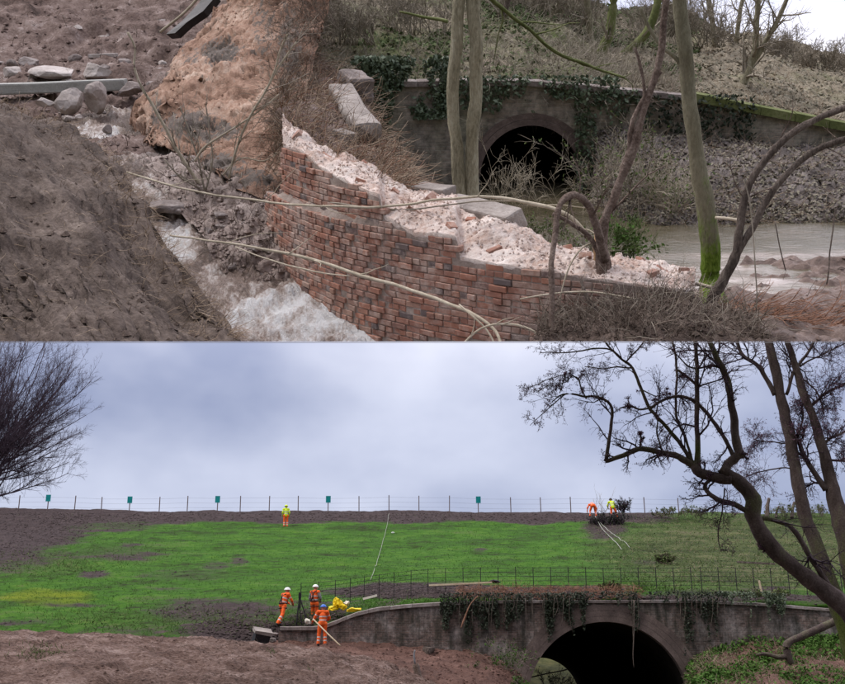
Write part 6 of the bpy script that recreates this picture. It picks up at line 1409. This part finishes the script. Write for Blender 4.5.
person('worker in orange and white helmet, bent forward with legs apart beside the wing wall end', W(283, 626, 50.2), -.75,
       dict(hip=(0, -.05, .90), chest=(0, .05, 1.24), neck=(0, .12, 1.41), head=(0, .19, 1.54), hL=(-.095, -.05, .88), hR=(.095, -.05, .88), sL=(-.19, .09, 1.36), sR=(.19, .09, 1.36), eL=(-.27, .22, 1.13), eR=(.25, .24, 1.10), wL=(-.14, .42, 1.0), wR=(.10, .44, .98),
            kL=(-.20, .12, .50), aL=(-.26, -.02, .09), tL=(-.30, .16, .045), kR=(.16, -.18, .50), aR=(.17, -.46, .10), tR=(.19, -.28, .045)), OR, vox=.012, harness=True)
person('worker in orange vest with grey sleeves and white helmet, standing behind the blue helmet', W(314, 624, 51.0), -.5,
       dict(head=(0, .05, 1.60), eL=(-.27, .0, 1.13), wL=(-.22, .16, .93), eR=(.25, .08, 1.14), wR=(.12, .28, 1.04)), dict(top='hivis_orange', leg='hivis_orange', arm='grey_cloth', band=False), vox=.012, harness=True)
person('worker in orange jacket and blue helmet seen from behind, holding a long handled tool', W(322, 646, 48.3), .12,
       dict(head=(.02, .10, 1.58), neck=(0, .05, 1.44), chest=(0, .03, 1.26), eL=(-.34, .06, 1.16), wL=(-.42, .26, 1.02), eR=(.28, .10, 1.14), wR=(.10, .32, 1.02), hL=(-.10, 0, .90), kL=(-.14, .04, .5), aL=(-.17, -.02, .09), tL=(-.2, .16, .045)), OR, vox=.012, helm='helmet_blue')
person('lone worker in yellow jacket and orange trousers standing on the slope below the crest', W(285.5, 527.5, 84.6), .2, {}, dict(top='hivis_yellow', leg='hivis_orange'), vox=.016, helm='hivis_yellow')
person('worker in orange bending double at the crest left of the dark scrub', W(593, 517, 88.5), .1,
       dict(hip=(0, -.20, .86), chest=(0, .10, 1.02), neck=(0, .28, .98), head=(0, .40, .94), hL=(-.11, -.18, .84), hR=(.11, -.18, .84), sL=(-.21, .22, 1.0), sR=(.21, .22, 1.0), eL=(-.36, .22, .74), eR=(.36, .22, .74), wL=(-.36, .30, .5), wR=(.36, .30, .5), kL=(-.20, .02, .48), kR=(.20, .02, .48), aL=(-.24, -.10, .09), aR=(.24, -.10, .09), tL=(-.27, .1, .045), tR=(.27, .1, .045)), OR, vox=.016, helm='hivis_orange', scale=1.02)
person('worker in yellow jacket leaning among the scrub at the crest', W(613, 518.5, 88.5), -.3,
       dict(hip=(.06, -.08, .90), chest=(-.05, .05, 1.24), neck=(-.12, .12, 1.40), head=(-.14, .2, 1.53), sL=(-.30, .10, 1.34), sR=(.07, .10, 1.34), eL=(-.42, .16, 1.08), eR=(.22, .2, 1.10), wL=(-.40, .36, .92), wR=(.30, .40, .95), kR=(.26, .05, .5), aR=(.34, -.05, .09), tR=(.38, .12, .045)), dict(top='hivis_yellow', leg='hivis_orange'), vox=.016, helm='black_gear')

# ------------------------------------------------------------------ tools and materials by the workers
def stick(name, label, cat, pts, d, mat, n=7):
    mb = MB(); Pt, Rr = limb(LO, pts, d, 10); mb.tubes(Pt, Rr, n); return single(LO, name, mb, mat, W(pts[0][0], pts[0][1], pts[0][3] if len(pts[0]) > 3 else d), label, cat)
stick('long_tool', 'long wooden tool handle held by the worker in the blue helmet', 'tool', [(340.5, 646, 1.4, 47.2), (327, 633, 1.4, 47.5), (313, 619, 1.4, 48.0)], 47.5, 'sawn_wood')
tp = Thing(LO, W(301, 624, 49.8), 'tripod', 'black tripod stand between the two white helmeted workers', 'tripod')
for pts in ([(300, 596, 1.6), (298, 610, 1.6), (296.5, 625, 1.6)], [(300, 598, 1.4), (304, 611, 1.4), (308, 624, 1.4)], [(299, 597, 1.4), (300, 612, 1.4), (302, 625, 1.4)]):
    mb = MB(); Pt, Rr = limb(LO, pts, 50.0, 8); mb.tubes(Pt, Rr, 6); tp.part('leg', mb, 'black_gear')
mb = MB(); mb.box(Matrix.Translation(W(300, 595, 50)), (.12, .12, .22)); tp.part('head', mb, 'black_gear', smooth=False)
def sheet(label, px_, py_, d, w, h, seed, mat='yellow_sheet', name='yellow_bag', cat='bag', grp=None):
    mb = rock(W(px_, py_, d), (w * d / F / 2 * 1.2, .25, h * d / F / 2 * 1.3), seed, .9, 3, .3, .9); return single(LO, name, mb, mat, W(px_, py_ + h / 2, d), label, cat, grp, smooth=False)
sheet('crumpled yellow bag standing tallest in the heap behind the blue helmet', 338, 603, 50.0, 8, 11, 3, grp='yellow bags'); sheet('crumpled yellow bag at the left of the heap behind the blue helmet', 332, 608, 49.9, 10, 6, 4, grp='yellow bags'); sheet('low yellow bag at the right of the heap behind the blue helmet', 343, 608, 49.9, 8, 6, 5, grp='yellow bags'); sheet('flat yellow bag lying alone on the wing wall coping', 353, 609.5, 49.5, 12, 4.5, 6, grp='yellow bags')
sheet('small pale bundle right of the yellow heap', 346.5, 604, 50.1, 5, 5, 7, 'pipe_pale', 'bundle', 'bundle'); sheet('pale cement bag on the wing wall end between the workers', 307, 622, 49.7, 5, 6, 8, 'pipe_pale', 'cement_bag', 'bag')
cb = Thing(LO, W(260, 645, 47.6), 'stone_crate', 'dark tilted crate with a grey lid left of the workers', 'crate')
m4 = Matrix.Translation(W(261, 638.5, 47.2)) @ Matrix.Rotation(.35, 4, 'Z') @ Matrix.Rotation(.14, 4, 'Y') @ Matrix.Rotation(.3, 4, 'X')
mb = MB(); mb.box(m4, (.62, .55, .5), 0, .02); cb.part('box', mb, 'black_gear', smooth=False); mb = MB(); mb.box(m4 @ Matrix.Translation((0, 0, .29)), (.74, .66, .14), 0, .015); cb.part('lid', mb, 'stone_mid', smooth=False)
for k, (px_, py_, w_) in enumerate(((273, 640, 9), (268, 644, 8), (276, 634, 7))): single(LO, 'rubble_stone', rock(W(px_, py_, 47.8), (w_ * 47 / F / 2, .16, w_ * 47 / F / 2.6), 60 + k, .8, 2, k), 'stone_dark', W(px_, py_ + 3, 47.8), ['rubble stone touching the right side of the dark crate', 'rubble stone at the foot of the dark crate', 'small rubble stone between crate and wing wall'][k], 'stone', smooth=False)
def plank(label, a, b_, d, w, t, mat, name='plank'):
    p0, p1 = W(a[0], a[1], d), W(b_[0], b_[1], d if len(b_) < 3 else b_[2]); ax = p1 - p0; mb = MB(); mb.box(Matrix.Translation((p0 + p1) / 2) @ ax.to_track_quat('X', 'Z').to_matrix().to_4x4(), (ax.length, w, t)); return single(LO, name, mb, mat, p0, label, 'plank', smooth=False)
plank('long pale plank lying on the soil behind the wing wall', (429, 585.5), (492, 582.5), 51.0, .18, .08, 'sawn_wood'); plank('short pale pipe lying left of the long plank', (363, 599), (377, 595.5), 50.6, .1, .1, 'pipe_pale', 'pipe')
sheet('dark bag at the right end of the long plank', 495, 581.5, 51.0, 9, 3.5, 9, 'black_gear', 'tool_bag', 'bag')
plank('short orange stake stuck in the bank above the right wall', (761.5, 592), (759, 580.5), 50.4, .1, .06, 'sawn_wood', 'stake')
plank('dark fallen pole on the slope left of the big trunk', (737, 562), (775, 564), 56, .09, .09, 'bark_dark', 'pole')
for i, pts in enumerate(([(595, 516, 87.8), (605, 528, 84), (617, 539, 79), (630, 549, 74)], [(595, 516, 87.8), (603, 530, 83), (612, 541, 78), (622, 552, 73)])):
    A = catmull(np.array(pts, float), 18); Pt = LO.arr(A)
    for k in range(len(Pt)): Pt[k, 2] = max(Pt[k, 2], emb_z(A[k, 0], Pt[k, 1]) + .05)
    mb = MB(); mb.tubes(Pt, np.full(18, .022), 5); single(LO, 'hose', mb, 'rope', Pt[0], ['upper of two pale ropes running down from the bending worker', 'lower of two pale ropes running down from the bending worker'][i], 'rope')
A = catmull(np.array([(389, 515, 90), (387, 526, 84.5), (382, 545, 75.5), (376, 565, 66), (370, 585, 57.5)], float), 24); Pt = LO.arr(A)
for k in range(24): Pt[k, 2] = emb_z(A[k, 0], Pt[k, 1]) + .06
mb = MB(); mb.tubes(Pt, np.full(24, .013), 5); single(LO, 'guide_rope', mb, 'rope', Pt[0], 'thin grey rope running straight down the middle of the grass', 'rope')
mb = rock(W(393, 533, 81.5), (.16, .1, .1), 5, .8, 2); single(LO, 'marker', mb, 'helmet_white', W(393, 534, 81.5), 'small white marker on the grass beside the grey rope', 'marker', smooth=False)
ps = Thing(LO, W(416, 684, 43), 'sunken_post', 'dark wooden post with a metal top below the wing wall', 'post'); mb = MB(); Pt, Rr = limb(LO, [(421, 695, 7), (419, 680, 7), (415, 664, 6.5)], 43.5, 8); mb.tubes(Pt, Rr, 8, 0, 0, .2); ps.part('stake', mb, 'bark_brown')
mb = MB(); Pt, Rr = limb(LO, [(415, 664, 2), (414, 655, 2.2), (415, 650, 1.6)], 43.5, 6); mb.tubes(Pt, Rr, 6); ps.part('spike', mb, 'grey_cloth')
single(LO, 'tree_stump', rock(W(428, 651, 47.7), (.35, .3, .3), 77, .9, 3), 'bark_dark', W(428, 656, 47.7), 'dark old stump against the foot of the wing wall', 'stump', smooth=False)
